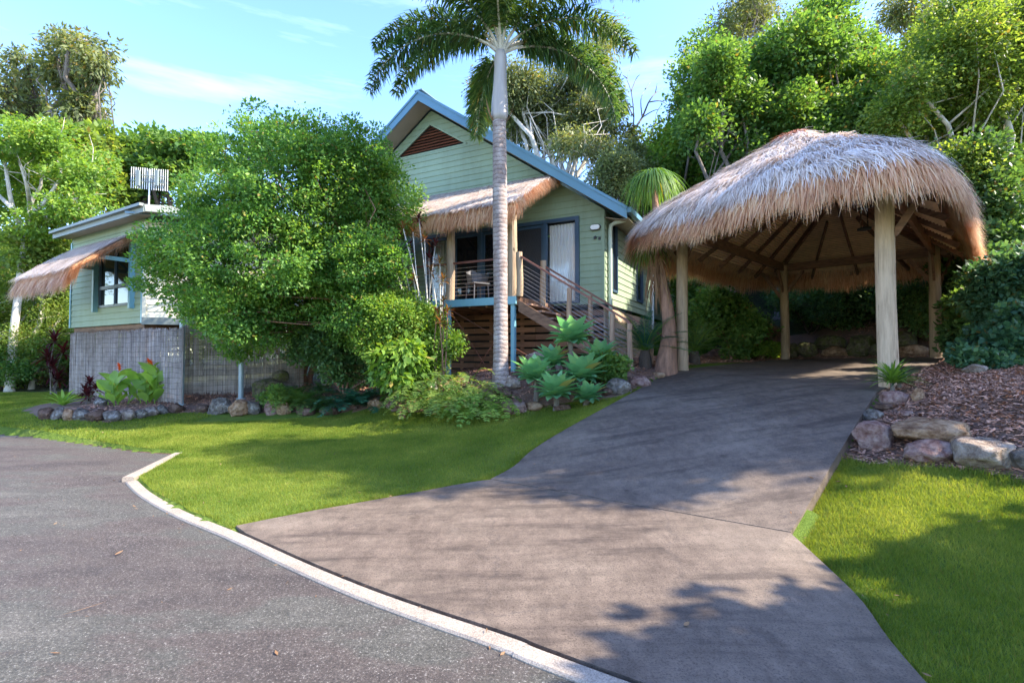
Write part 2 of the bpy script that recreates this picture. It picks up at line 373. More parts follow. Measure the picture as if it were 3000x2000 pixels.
ROCKL = [on(60, 1205, .22), on(108, 1224, .2), on(319, 1240, .16), on(480, 1214, .2), on(765, 1216, .22), on(1000, 1215, .28), on(1250, 1216, .35), on(1403, 1218, .42), on(1560, 1207, .5), on(1700, 1186, .64), on(1824, 1162, .82), on(1905, 1118, 1.03)]
for p in ROCKL: cp(p[0], p[1] - .12, p[2])
for a in ((-4, 6, .04), (-2.3, 6.2, .07), (-3, 8, .1), (-6, 9, .11), (-9, 9.3, .12), (-13, 12, .22), (-1, 7.3, .15), (-16, 16, .3), (-5, 5.4, .02), (-2.8, 4.6, .03), (-1.5, 5, .06), (-4.3, 10, .2),
          (-9.6, 11.6, .3), (-8, 13, .36), (-6, 12.6, .5), (-5, 11.9, .45), (-3.6, 11.6, .62), (-2, 11, .82), (-.6, 10, .95), (.6, 10.4, 1.06), (1.3, 9.8, 1.0), (2.2, 9.9, 1.22), (3, 10.7, 1.25),
          (0, 13, 1.2), (-4, 15, .9), (-10, 15, .5), (-14, 17.5, .35), (4, 15, 1.45), (-9, 20, .6),
          (3.5, 5.15, .42), (4.4, 4.4, .42), (3.1, 3.1, .10), (5.5, 3.6, .5), (2.4, 2.2, .02), (3.0, 4.0, .22), (8, 2, .7),
          (4.45, 5.75, .78), (4.75, 4.85, .80), (5.4, 5.5, 1.12), (6.2, 6.9, 1.2), (8.2, 8.2, 1.4), (8.5, 15.6, 1.5), (11.1, 13.3, 1.56), (9.8, 14.5, 1.52), (9.1, 16.5, 2.1), (10.5, 15.4, 2.15), (11.9, 14.2, 2.25), (9.5, 10.2, 1.5), (10, 7, 1.9), (12, 11, 2.3), (14, 14, 3.2), (20, 10, 4.5), (10, 17, 2.3),
          (13, 22, 5), (20, 25, 8.5), (30, 30, 12), (5, 20, 2.1), (5, 28, 4), (0, 30, 2.5), (-15, 30, 1), (-30, 20, .3), (40, 10, 11), (40, 45, 18), (0, 60, 7), (-40, 55, 1), (-30, 0, 0), (25, -5, 4), (8, -1, .5), (0, -12, 0), (-20, -12, 0), (60, 80, 22), (-60, 80, 1), (60, -10, 12), (0, 90, 9)):
    cp(*a)
PT = np.array(PTS)
def _fit():
    A = np.linalg.norm(PT[:, None, :2] - PT[None, :, :2], axis=2); n = len(PT)
    Pm = np.c_[np.ones(n), PT[:, :2]]
    K = np.block([[A - 1e-3 * np.eye(n) * 0, Pm], [Pm.T, np.zeros((3, 3))]])
    K[:n, :n] += np.eye(n) * 2e-3
    return np.linalg.lstsq(K, np.r_[PT[:, 2], 0, 0, 0], rcond=None)[0]
_W = _fit()
def inpoly(X, Y, poly):
    X = np.asarray(X); Y = np.asarray(Y); inside = np.zeros(X.shape, bool); n = len(poly)
    for i in range(n):
        x1, y1 = poly[i][0], poly[i][1]; x2, y2 = poly[(i + 1) % n][0], poly[(i + 1) % n][1]
        if y1 == y2: continue
        c = ((y1 > Y) != (y2 > Y)) & (X < (x2 - x1) * (Y - y1) / (y2 - y1) + x1); inside ^= c
    return inside
DRIVEPOLY = list(apL) + list(rampL) + slab[1:] + list(rampR[::-1]) + list(apR[::-1]) + [KEND, *KC[::-1][:6]]
BEDL = [p + V3(0, .02, 0) for p in ROCKL] + [LR[-1], V3(5, 13, 0), BL, V3(8, 22, 0), V3(-9, 22, 0), V3(-12, 14, 0)]
ROCKR = [on(2487, 1342, .45), on(2700, 1375, .43), on(2850, 1395, .42), on(3050, 1420, .42)]
BEDR = [rampR[20]] + ROCKR + [V3(9, 3.9, 0), V3(14, 6, 0), V3(14, 16, 0), V3(8, 20, 0), BL, BR, FR, CREST]
def distline(X, Y, P):
    P = [p for p in P]; out = np.full(X.shape, 1e9); sg = np.zeros(X.shape)
    for a, b in zip(P[:-1], P[1:]):
        d = np.array([b[0] - a[0], b[1] - a[1]]); L = d.dot(d)
        t = np.clip(((X - a[0]) * d[0] + (Y - a[1]) * d[1]) / L, 0, 1)
        dx = X - a[0] - t * d[0]; dy = Y - a[1] - t * d[1]; r = np.hypot(dx, dy)
        out = np.where(r < out, r, out)
    return out
def hz(x, y):
    x = np.atleast_1d(np.asarray(x, float)).ravel(); y = np.atleast_1d(np.asarray(y, float)).ravel()
    z = np.empty(len(x))
    for i in range(0, len(x), 20000):
        q = np.c_[x[i:i + 20000], y[i:i + 20000]]
        A = np.linalg.norm(q[:, None] - PT[None, :, :2], axis=2)
        z[i:i + 20000] = A @ _W[:-3] + _W[-3] + q @ _W[-2:]
    # planted beds behind the edging rocks stand a little higher
    bl = inpoly(x, y, BEDL); d = distline(x, y, ROCKL); z = z + np.where(bl, .10 * np.clip(d / .5, 0, 1) * np.exp(-d / 2), 0)
    rd = inpoly(x, y, ROADPOLY); z = np.where(rd, -.05, z)
    dv = inpoly(x, y, DRIVEPOLY); dd = distline(x, y, DRIVEPOLY + [DRIVEPOLY[0]])
    z = np.where(dv, z - .09 * np.clip(dd / .12, 0, 1), z)
    rl = inpoly(x, y, [JR, CREST, V3(12, 8, 0), V3(12, 0, 0), V3(1.5, 0, 0)] ); dr = distline(x, y, [JR, CREST])
    z = z - np.where(rl & ~dv, .10 * np.exp(-dr / .5), 0)
    return z
def gz(x, y): return float(hz(x, y)[0])
def gp(x, y, dz=0): return V3(x, y, gz(x, y) + dz)

xs = np.r_[-90, -70, -52, -40, -32, -26, -22, np.arange(-19, -11, .5), np.arange(-11, 8, .13), np.arange(8, 16, .35), np.arange(16, 30, 1), 32, 36, 42, 50, 62, 80, 110]
ys = np.r_[-40, -20, -8, -3, np.arange(0, 15, .13), np.arange(15, 24, .5), np.arange(24, 40, 2), 44, 50, 60, 75, 95, 130, 180, 300]
GX, GY = np.meshgrid(xs, ys, indexing='ij'); GZ = hz(GX, GY).reshape(GX.shape)
nx, ny = GX.shape; idx = np.arange(nx * ny).reshape(nx, ny)
F = np.stack([idx[:-1, :-1], idx[1:, :-1], idx[1:, 1:], idx[:-1, 1:]], -1).reshape(-1, 4)
cx = ((GX[:-1, :-1] + GX[1:, 1:]) / 2).ravel(); cy = ((GY[:-1, :-1] + GY[1:, 1:]) / 2).ravel()
mi = np.where(inpoly(cx, cy, BEDL) | inpoly(cx, cy, BEDR), 1, 0)
mi = np.where((cy > 17.2) | (cx > 11.5) | (cx < -18), 2, mi)
ground = mk('ground', np.stack([GX, GY, GZ], -1).reshape(-1, 3), F, [M['lawn'], M['mulch'], M['forest']], smooth=True, fm=mi)
tag(ground, kind='structure')
rp = [Vector((p[0], p[1], 0)) for p in ROADPOLY]
tri = tessellate_polygon([rp])
o = mk('asphalt_road', [(p[0], p[1], .004) for p in ROADPOLY], [tuple(t) for t in tri], M['asphalt']); tag(o, kind='structure')
# driveway slabs: apron, ramp and carport slab, each with real edges and open joints
def strip(Lp, Rp, nc, drop=.14, trim0=0, trim1=0):
    Lp = np.array(Lp); Rp = np.array(Rp); n = len(Lp)
    if trim0: Lp[0] += unit(Lp[1] - Lp[0]) * trim0; Rp[0] += unit(Rp[1] - Rp[0]) * trim0
    V = []; F = []
    for i in range(n):
        for j in range(nc + 1): V.append(Lp[i] * (1 - j / nc) + Rp[i] * j / nc)
    for i in range(n - 1):
        for j in range(nc): a = i * (nc + 1) + j; F.append((a, a + 1, a + nc + 2, a + nc + 1))
    rim = [i * (nc + 1) for i in range(n)] + [(n - 1) * (nc + 1) + j for j in range(1, nc + 1)] + [i * (nc + 1) + nc for i in range(n - 2, -1, -1)] + [j for j in range(nc - 1, 0, -1)]
    b = len(V); V += [V[i] - V3(0, 0, drop) for i in rim]; m = len(rim)
    F += [(rim[i], rim[(i + 1) % m], b + (i + 1) % m, b + i) for i in range(m)]
    return V, F
mb = MB()
# apron: its lower edge follows the kerb
kl = smooth_line(KC[3:] + [KEND], 60)
def off(P, d):
    P = np.array(P); T = np.gradient(P, axis=0); T /= np.linalg.norm(T[:, :2], axis=1)[:, None] + 1e-9
    Q = P.copy(); Q[:, 0] += -T[:, 1] * d; Q[:, 1] += T[:, 0] * d; return Q
kin = off(kl, .088)
s0 = int(np.argmin(np.linalg.norm(kin[:, :2] - LE[0][:2], axis=1)))
kin = kin[s0:]; kin[:, 2] = .02
Jn = smooth_line([JL + V3(0, 0, 0), JR], 12)
low = smooth_line(list(kin), 30)
# apron as a fan between (left edge + joint + right edge) and kerb
upper = np.vstack([apL[1:-1], Jn, apR[::-1][1:-2]])
upper = smooth_line(list(upper), 70); low = smooth_line(list(kin[:-8]), 70)
V, F = strip(low, upper, 10, .12); mb.add(V, F)
V, F = strip(rampL, rampR, 12, .16, trim0=.014); mb.add(V, F)
n_ = 16
sl = [rampL[-1] * (1 - t) + (BL + V3(-.25, .1, 0)) * t for t in np.linspace(0, 1, n_)]
sr = [CREST * (1 - t) + (BR + V3(.3, -.25, 0)) * t for t in np.linspace(0, 1, n_)]
V, F = strip(sl, sr, 12, .16, trim0=.01); mb.add(V, F)
V, F = strip([BL + V3(-.25, .1, 0), BL + V3(.15, .5, 0)], [BR + V3(.3, -.25, 0), BR + V3(.5, .25, 0)], 8, .16, trim0=.012); mb.add(V, F)
o = mb.build('driveway', M['concrete']); tag(o, kind='structure')
# kerb: a flush edge strip of pale concrete
kc = smooth_line([KC[0] + (KC[0] - KC[1]) * .0] + KC + [KEND], 90)
def ribbon(mbx, P, w, z0, z1):
    a = off(P, w / 2); b = off(P, -w / 2); P = np.array(P); n = len(P)
    V = []; bev = .012
    for i in range(n):
        d = unit(a[i] - b[i]) * bev
        for q, z in ((a[i], z0), (a[i], z1 - bev), (a[i] - d, z1), (b[i] + d, z1), (b[i], z1 - bev), (b[i], z0)): V.append((q[0], q[1], z))
    F = [(i * 6 + k, i * 6 + k + 1, i * 6 + k + 7, i * 6 + k + 6) for i in range(n - 1) for k in range(5)]
    F += [(0, 1, 2, 3, 4, 5), tuple((n - 1) * 6 + k for k in (5, 4, 3, 2, 1, 0))]
    mbx.add(V, F)
mb = MB(); ribbon(mb, kc[1:], .125, -.08, .022)
kr = smooth_line([KRET + V3(0, 0, 0), KC[0] + V3(-.02, -.02, 0)], 12); ribbon(mb, kr, .125, -.08, .062)
o = mb.build('kerb_strip', M['kerb']); tag(o, kind='structure')
mb = MB(); ribbon(mb, smooth_line(road_back[:5], 20), .05, -.02, .012)
o = mb.build('road_edge_strip', M['rock_brown']); tag(o, kind='structure')

# ---- lawn blades (stuff) ------------------------------------------------------
def blades(n, xr, yr, h, w, keep, near=6.0):
    x = rng.uniform(*xr, n); y = rng.uniform(*yr, n); k = keep(x, y); x, y = x[k], y[k]
    z = hz(x, y); n = len(x)
    a = rng.uniform(0, 2 * np.pi, n); hh = rng.uniform(*h, n); ww = w * rng.uniform(.7, 1.3, n) * np.clip(y / near, .8, 2.2)
    lean = rng.uniform(.1, .9, n) * hh; b = rng.uniform(0, 2 * np.pi, n)
    base = np.c_[x, y, z - .004]; tip = base + np.c_[np.cos(b) * lean, np.sin(b) * lean, hh]
    s = np.c_[np.cos(a) * ww, np.sin(a) * ww, np.zeros(n)]
    V = np.stack([base - s, base + s, tip], 1).reshape(-1, 3)
    return V, np.arange(3 * n).reshape(-1, 3)
_KL = [KRET, KC[0]]
def keepL(x, y): return ~inpoly(x, y, BEDL) & ~inpoly(x, y, DRIVEPOLY) & ~inpoly(x, y, ROADPOLY) & (distline(x, y, _KL) > .075) & (distline(x, y, KC) > .075) & (x < 2.9)
def keepR(x, y): return ~inpoly(x, y, BEDR) & ~inpoly(x, y, DRIVEPOLY) & ~inpoly(x, y, ROADPOLY) & (x - y > -2.4) & (x > 1.2)
Va, Fa = blades(560000, (-7, 3), (3.6, 10.5), (.018, .042), .0028, keepL)
Vb, Fb = blades(230000, (-18, -6.5), (6, 17), (.02, .05), .0045, keepL)
Vc, Fc = blades(330000, (1.6, 5.5), (1.2, 5.5), (.02, .05), .0024, keepR, 4.0)
# longer tufts along the slab and rock edges
def nearedge(x, y): return (distline(x, y, ROCKR) < .10) & keepR(x, y)
EDG = [list(apL[::4]) + list(rampL[3::4]), [k_ + V3(0, 0, 0) for k_ in KC[:4]], [KRET, KC[0]]]
def edgeL(x, y):
    d_ = np.minimum(np.minimum(distline(x, y, EDG[0]), distline(x, y, EDG[1])), distline(x, y, EDG[2])); return (d_ < .11 + .03 * np.sin(x * 13) + .02 * np.sin(y * 31)) & keepL(x, y)
Ve, Fe = blades(400000, (-6, 2.8), (3.6, 9.6), (.025, .06), .0026, edgeL, 5.0)
Vd, Fd = blades(45000, (2, 5.5), (3.4, 6), (.05, .11), .0026, nearedge, 4.0)
VV = np.vstack([Va, Vb, Vc, Vd, Ve]); FF = np.arange(len(VV)).reshape(-1, 3)
g = mk('grass', VV, FF, M['l_blade']); tag(g, 'short mown green grass of both lawns beside the driveway', 'grass', kind='stuff')
# dry leaf litter along the paving edges (stuff)
n = 2600; x = rng.uniform(-8, 4.5, n); y = rng.uniform(2.0, 10, n); e_ = np.minimum.reduce([distline(x, y, EDG[0]), distline(x, y, KC), distline(x, y, list(rampR[::6])), distline(x, y, list(apR[8:])), distline(x, y, road_back[:5])])
k = (e_ < rng.exponential(.10, n)) | (rng.uniform(size=n) < .05); x, y = x[k], y[k]; n = len(x)
dvz = np.where(inpoly(x, y, ROADPOLY), .012, hz(x, y) + np.where(inpoly(x, y, DRIVEPOLY), .10, .03)); a = rng.uniform(0, 6.28, n); L_ = rng.uniform(.008, .028, n)[:, None]; W_ = L_ * rng.uniform(.2, .45, (n, 1))
X = np.c_[np.cos(a), np.sin(a), rng.normal(0, .2, n)]; Y = np.c_[-np.sin(a), np.cos(a), rng.normal(0, .3, n)]; c_ = np.c_[x, y, dvz]
V = np.stack([c_ - X * L_, c_ - Y * W_, c_ + X * L_, c_ + Y * W_], 1).reshape(-1, 3)
o = mk('leaf_litter', V, np.arange(len(V)).reshape(-1, 4), M['l_dry']); tag(o, 'small dry brown leaves scattered along the paving edges', 'fallen leaves', kind='stuff')
# ---- bark mulch chips (stuff) -------------------------------------------------
def chips(n, xr, yr, keep, s=1.0):
    x = rng.uniform(*xr, n); y = rng.uniform(*yr, n); k = keep(x, y); x, y = x[k], y[k]; n = len(x)
    c = np.c_[x, y, hz(x, y) + rng.uniform(.002, .02, n)]
    a = rng.uniform(0, 2 * np.pi, n); L = rng.uniform(.012, .05, n)[:, None] * s; W = rng.uniform(.004, .012, n)[:, None] * s
    t = rng.normal(0, .25, (n, 2)); X = np.c_[np.cos(a), np.sin(a), t[:, 0]]; Y = np.c_[-np.sin(a), np.cos(a), t[:, 1]]
    V = np.stack([c - X * L - Y * W, c + X * L - Y * W * .6, c + X * L * .9 + Y * W, c - X * L * .9 + Y * W * .7], 1).reshape(-1, 3)
    return V
v1 = chips(42000, (3.4, 7.5), (4.2, 9), lambda x, y: inpoly(x, y, BEDR) & ~inpoly(x, y, DRIVEPOLY))
v2 = chips(16000, (6, 12), (6.5, 16), lambda x, y: inpoly(x, y, BEDR) & ~inpoly(x, y, DRIVEPOLY), 1.5)
v3 = chips(26000, (-10, 4), (9, 14), lambda x, y: inpoly(x, y, BEDL) & ~inpoly(x, y, DRIVEPOLY), 1.3)
v4 = chips(9000, (3.5, 9), (10.5, 18), lambda x, y: inpoly(x, y, BEDL + []) & ~inpoly(x, y, DRIVEPOLY), 1.6)
VV = np.vstack([v1, v2, v3, v4]); o = mk('bark_mulch', VV, np.arange(len(VV)).reshape(-1, 4), M['chip'])
tag(o, 'loose reddish bark mulch spread over the garden beds', 'mulch', kind='stuff')
# ================= BUILDINGS ==================================================
def frame3(O, l, n):
    O = np.array(O, float); l = unit(l); n = unit(n)
    def H(s, o, z): return V3(*(O[:2] + l[:2] * s + n[:2] * o), z)
    return H, l, n, (l, n, V3(0, 0, 1))
def boards(mb, H, ivals, za, zb, splits=(), pitch=.165, t=.02, mi=0):
    edges = []
    z = za
    while z < zb - 1e-4:
        e = min(z + pitch, zb); cuts = [z] + sorted(c for c in splits if z + .004 < c < e - .004) + [e]
        for i in range(len(cuts) - 1): edges.append((cuts[i], cuts[i + 1], z, z + pitch))
        z += pitch
    for z0, z1, b0, b1 in edges:
        I0 = ivals(z0 + 1e-3); I1 = ivals(z1 - 1e-3)
        if len(I0) != len(I1): I1 = I0 if len(I0) < len(I1) else I1; I0 = I1
        o0 = t + .006 - (t - .002) * (z0 - b0) / (b1 - b0); o1 = t + .006 - (t - .002) * (z1 - b0) / (b1 - b0)
        for (a0, c0), (a1, c1) in zip(I0, I1):
            if c0 - a0 < .01 and c1 - a1 < .01: continue
            P = [H(a0, -.02, z0), H(c0, -.02, z0), H(c1, -.02, z1), H(a1, -.02, z1), H(a0, o0, z0), H(c0, o0, z0), H(c1, o1, z1), H(a1, o1, z1)]
            mb.add(P, [(3, 2, 1, 0), (4, 5, 6, 7), (0, 1, 5, 4), (2, 3, 7, 6), (0, 4, 7, 3), (1, 2, 6, 5)], mi)
def sub(I, holes, z):
    for a, b, z0, z1 in holes:
        if z0 < z < z1:
            J = []
            for p, q in I:
                if b <= p or a >= q: J.append((p, q)); continue
                if a > p: J.append((p, a))
                if b < q: J.append((b, q))
            I = J
    return I
def clearglass():
    m, nt = newmat('clear_pane'); fr = N(nt, 'ShaderNodeFresnel', IOR=1.45); t = N(nt, 'ShaderNodeBsdfTransparent'); g = N(nt, 'ShaderNodeBsdfGlossy', Roughness=.03)
    ms = N(nt, 'ShaderNodeMixShader'); nt.links.new(fr.outputs[0], ms.inputs[0]); nt.links.new(t.outputs[0], ms.inputs[1]); nt.links.new(g.outputs[0], ms.inputs[2])
    o = N(nt, 'ShaderNodeOutputMaterial'); nt.links.new(ms.outputs[0], o.inputs[0]); return m
M['clear'] = clearglass()

# ---- main cottage --------------------------------------------------------------
HC = V3(2.266, 12.45, 0)
H, hl, hn, hax = frame3(HC, (-.888, .459, 0), (-.459, -.888, 0))
hb = -hn
house = thing('cottage', H(2, 1, 1.1), 'sage green weatherboard cottage with steep gable, raised deck and stairs', 'house')
APX, TOPZ, SLP, WID = 5.22, 9.02, .692, 10.44
def ru(s): return TOPZ - .30 - abs(s - APX) * SLP      # roof underside above the wall line
def roofI(z):
    h = (ru(APX) - z) / SLP; return [(max(0, APX - h), min(WID, APX + h))] if h > 0 else []
va, vl, vr, vz0, vz1 = 5.25, 6.56, 3.97, 7.50, 8.33
def ivA(z):
    I = sub(roofI(z), [(.637, 5.35, 2.86, 5.02)], z)
    if vz0 < z < vz1:
        k = (z - vz0) / (vz1 - vz0); I = sub(I, [(vr + (va - vr) * k, vl + (va - vl) * k, 0, 99)], z)
    return I
mb = MB(); boards(mb, H, ivA, 2.80, ru(APX) - .02, splits=[2.86, 5.02, vz0, vz1, ru(0)])
front = mb.build('front_wall', M['siding'], house)
mb = MB(); mb.box(H(0.03, .012, 3.9), (.07, .05, 2.16), hax)
mb.build('corner_trim', M['siding'], house)
# side wall
S_, sl2, sn2, sax = frame3(HC, hb, -hl)
mb = MB(); boards(mb, S_, lambda z: sub([(0.0, 5.1)], [(.5, 1.0, 3.15, 5.0), (3.1, 3.85, 3.15, 5.0)], z), 2.80, 5.1, splits=[3.15, 5.0])
boards(mb, S_, lambda z: [(5.1, 10.0)], 2.80, 5.1)
mb.build('side_wall', M['siding'], house)
for a, b in ((.5, 1.0), (3.1, 3.85)):
    mb = MB()
    for c, sz in (((a + .03), (.06, .07, 1.85)), ((b - .03), (.06, .07, 1.85))): mb.box(S_(c, .02, 4.075), sz, sax)
    for z in (3.18, 4.97): mb.box(S_((a + b) / 2, .02, z), (b - a - .12, .07, .06), sax)
    w_ = mb.build('side_window', M['frame'], house)
    mb = MB(); mb.box(S_((a + b) / 2, -.005, 4.075), (b - a - .12, .02, 1.73), sax); mb.build('pane', M['glass'], w_)
# gable vent
mb = MB(); z = vz0 + .01
while z < vz1 - .03:
    k0 = (z - vz0) / (vz1 - vz0); k1 = min(1, (z + .075 - vz0) / (vz1 - vz0))
    a0, c0, a1, c1 = vr + (va - vr) * k0, vl + (va - vl) * k0, vr + (va - vr) * k1, vl + (va - vl) * k1
    P = [H(a0, -.03, z), H(c0, -.03, z), H(c1, -.09, z + .075), H(a1, -.09, z + .075)]
    mb.prism(P, hb * .02); z += .085
vent = mb.build('gable_vent', M['ventwood'], house)
mb = MB()
for p, q in (((vr, vz0), (vl, vz0)), ((vl, vz0), (va, vz1)), ((va, vz1), (vr, vz0))):
    mb.bar(H(p[0], .012, p[1]), H(q[0], .012, q[1]), .05, .035, up=hn)
mb.build('vent_trim', M['siding'], vent)
# roof, barge boards, soffit
mb = MB()
for sg, s_end in ((-1, -.716), (1, 11.16)):
    P = [H(APX, .6, TOPZ), H(s_end, .6, TOPZ - abs(s_end - APX) * SLP), H(s_end, -10.5, TOPZ - abs(s_end - APX) * SLP), H(APX, -10.5, TOPZ)]
    mb.prism(P, (0, 0, -.06))
    n = 24
    for i in range(n + 1):      # standing ribs of the sheet roof
        o_ = .58 - i * 10.9 / n
        mb.bar(H(APX - .0, o_, TOPZ + .012), H(s_end, o_, TOPZ - abs(s_end - APX) * SLP + .012), .03, .03)
mb.bar(H(APX, .63, TOPZ + .03), H(APX, -10.5, TOPZ + .03), .26, .03)
roof = mb.build('roof', M['roof'], house)
mb = MB()
for s_end in (-.716, 11.16):
    ze = TOPZ - abs(s_end - APX) * SLP
    P = [H(APX, .603, TOPZ - .0), H(s_end, .603, ze), H(s_end, .603, ze - .27), H(APX, .603, TOPZ - .27)]
    mb.prism(P, hn * .035)
    P = [H(APX, .641, TOPZ + .02), H(s_end, .641, ze + .02), H(s_end, .641, ze - .05), H(APX, .641, TOPZ - .05)]
    mb.prism(P, hn * .02)
mb.build('barge_board', M['blue'], house)
mb = MB()
for s_end in (-.70, 11.14):
    P = [H(APX, .60, TOPZ - .24), H(s_end, .60, TOPZ - .24 - abs(s_end - APX) * SLP), H(s_end, .03, TOPZ - .24 - abs(s_end - APX) * SLP), H(APX, .03, TOPZ - .24)]
    mb.prism(P, (0, 0, .03))
P = [H(-.66, .0, 4.75), H(0, .0, 4.9), H(0, -10, 4.9), H(-.66, -10, 4.75)]; mb.prism(P, (0, 0, .02))
mb.build('soffit', M['soffit'], house)
mb = MB(); ze = TOPZ - 5.936 * SLP
mb.bar(H(-.75, .6, ze - .06), H(-.75, -10, ze - .06), .12, .12)
mb.build('gutter', M['blue'], house)
mb = MB(); px = lambda b, r, z: V3(*(HC[:2] + hb[:2] * b - hl[:2] * r), z)
mb.tube([px(.2, .72, ze - .1), px(.2, .62, 4.86), px(.2, .2, 4.80), px(.2, .10, 4.74), px(.2, .08, 4.6), px(.2, .08, 3), px(.2, .08, 1.4)], .05, 10)
for z in (4.3, 3.0, 1.9): mb.tube([px(.2, .08, z - .02), px(.2, .08, z + .02)], .058, 10)
mb.build('downpipe', M['pipe'], house)
mb = MB(); mb.tube([px(5.05, .08, 4.7), px(5.05, .08, 1.7)], .04, 8); mb.build('downpipe', M['white'], house)
# glazing of the veranda wall
mb = MB()
mb.box(H(3.0, .03, 4.975), (4.72, .10, .09), hax)
mb.box(H(.69, .03, 3.895), (.10, .10, 2.07), hax); mb.box(H(3.0, .03, 2.87), (4.72, .12, .05), hax)
for s in (1.56, 2.62, 3.5, 4.42, 5.3): mb.box(H(s, .03, 3.91), (.09, .09, 2.04), hax)
for a, b in ((1.61, 2.57), (2.67, 3.455), (3.545, 4.375), (4.465, 5.255)):
    for s in (a + .035, b - .035): mb.box(H(s, .01, 3.91), (.07, .05, 2.03), hax)
    for z in (2.94, 4.88): mb.box(H((a + b) / 2, .01, z), (b - a - .14, .05, .08), hax)
door = mb.build('sliding_door', M['frame'], house)
for a, b in ((.74, 1.515), (4.465, 5.255)): mb = MB(); mb.box(H((a + b) / 2, .0, 3.91), (b - a, .008, 1.95), hax); mb.build('pane', M['clear'], door)
for a, b in ((2.74, 3.385), (3.615, 4.305)): mb = MB(); mb.box(H((a + b) / 2, -.01, 3.91), (b - a, .012, 1.86), hax); mb.build('dark_pane', M['glass'], door)
mb = MB(); mb.box(H(2.09, -.01, 3.91), (.82, .01, 1.86), hax)
for k in range(-9, 13):
    for sg in (1, -1):
        s0, z0 = 1.69 if sg > 0 else 2.49, 2.98 + k * .15
        pts = []
        for t in np.linspace(0, 1.6, 60):
            s_, z_ = s0 + sg * t * .5, z0 + t
            if 1.69 <= s_ <= 2.49 and 2.98 <= z_ <= 4.84: pts.append((s_, z_))
        if len(pts) > 2: mb.bar(H(pts[0][0], .003, pts[0][1]), H(pts[-1][0], .003, pts[-1][1]), .008, .008)
mb.build('security_screen', M['mesh'], door)
def curtain(a, b, o_, nf):
    V = []; n = 120
    for i in range(n + 1):
        t = i / n; s = a + (b - a) * t; oo = o_ + .035 * math.sin(t * nf * 2 * math.pi) + .012 * math.sin(t * nf * 5.3)
        V += [H(s, oo, 2.9), H(s, oo * .6 + o_ * .4, 4.9)]
    return V, [(2 * i, 2 * i + 2, 2 * i + 3, 2 * i + 1) for i in range(n)]
for ca in ((.72, 1.5, -.10, 9), (4.6, 5.2, -.12, 6)): V, F = curtain(*ca); mk('curtain', V, F, M['curtain'], door, True)
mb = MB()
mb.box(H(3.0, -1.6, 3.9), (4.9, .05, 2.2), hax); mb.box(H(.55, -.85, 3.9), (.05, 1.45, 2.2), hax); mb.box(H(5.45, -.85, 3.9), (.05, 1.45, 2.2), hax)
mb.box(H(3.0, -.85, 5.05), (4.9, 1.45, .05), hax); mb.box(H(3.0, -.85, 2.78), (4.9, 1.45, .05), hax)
mb.build('room_interior', M['mesh'], house)  # near-black walls put the darkness of the unlit room into the colour
# deck
mb = MB(); w_ = .088
n = int(2.1 / .096)
for i in range(n): mb.box(H(3.45, .07 + i * .096 + .044, 2.815), (4.14, w_, .028), hax)
deck = mb.build('deck', M['tread'], house)
mb = MB(); mb.box(H(3.45, 2.125, 2.745), (4.2, .05, .17), hax); mb.box(H(3.2, 2.06, 2.65), (.1, .1, .02), hax)
mb.build('deck_beam', M['teal'], deck)
mb = MB(); mb.box(H(1.345, 1.07, 2.73), (.04, 2.04, .19), hax)
for s in np.arange(1.7, 5.6, .45): mb.box(H(s, 1.05, 2.70), (.045, 2.0, .15), hax)
mb.build('deck_joist', M['darkbeam'], deck)
for s in (1.45, 3.17, 5.4):
    q = H(s, 2.06, 0); g = gz(q[0], q[1]); mb = MB(); mb.box(V3(q[0], q[1], (g - .1 + 2.66) / 2), (.09, .09, 2.66 - g + .1), hax)
    mb.box(V3(q[0], q[1], 2.655), (.16, .16, .012), hax); mb.build('deck_post', M['teal'], deck)
mb = MB()
mb.bar(H(3.12, 2.08, 2.62), H(1.6, .3, 1.35), .012, .012); mb.bar(H(3.15, 2.04, 2.6), H(2.2, 2.0, 1.3), .012, .012); mb.bar(H(1.5, 2.04, 2.5), H(2.4, 2.0, 1.25), .012, .012)
mb.build('brace_rod', M['rail'], deck)
# awning posts, deck rail, cables
def pole(mb, p, z0, z1, r, n=14, r1=None):
    k_ = 16; a_ = p[0] * 37 % 6; pts = [V3(p[0] + .010 * math.sin(i * .31 + a_), p[1] + .008 * math.cos(i * .27 + a_), z) for i, z in enumerate(np.linspace(z0, z1, k_))]; mb.tube(pts, [q * (1 + .022 * math.sin(i * 1.9 + a_) * math.sin(i * .8)) for i, q in enumerate(np.linspace(r, r1 or r * .94, k_))], n)
mb = MB(); pole(mb, H(1.55, 1.93, 0), 2.83, 5.06, .115); mb.build('awning_post', M['pole'], house, smooth=False)
mb = MB(); pole(mb, H(3.2, 1.95, 0), 2.83, 5.06, .105); mb.build('awning_post', M['pole'], house)
mb = MB(); pole(mb, H(5.3, 1.95, 0), 2.83, 5.06, .105); mb.build('awning_post', M['pole'], house)
mb = MB()
for a, b in ((1.66, 3.1), (3.3, 5.2)): mb.bar(H(a, 1.95, 3.72), H(b, 1.95, 3.72), .065, .04)
railo = mb.build('deck_rail', M['rail'], house)
mb = MB()
for k in range(8):
    for a, b in ((1.66, 3.1), (3.3, 5.2)): mb.tube([H(a, 1.95, 2.95 + k * .092), H(b, 1.95, 2.95 + k * .092)], .0035, 4)
mb.build('cable', M['steel'], railo)
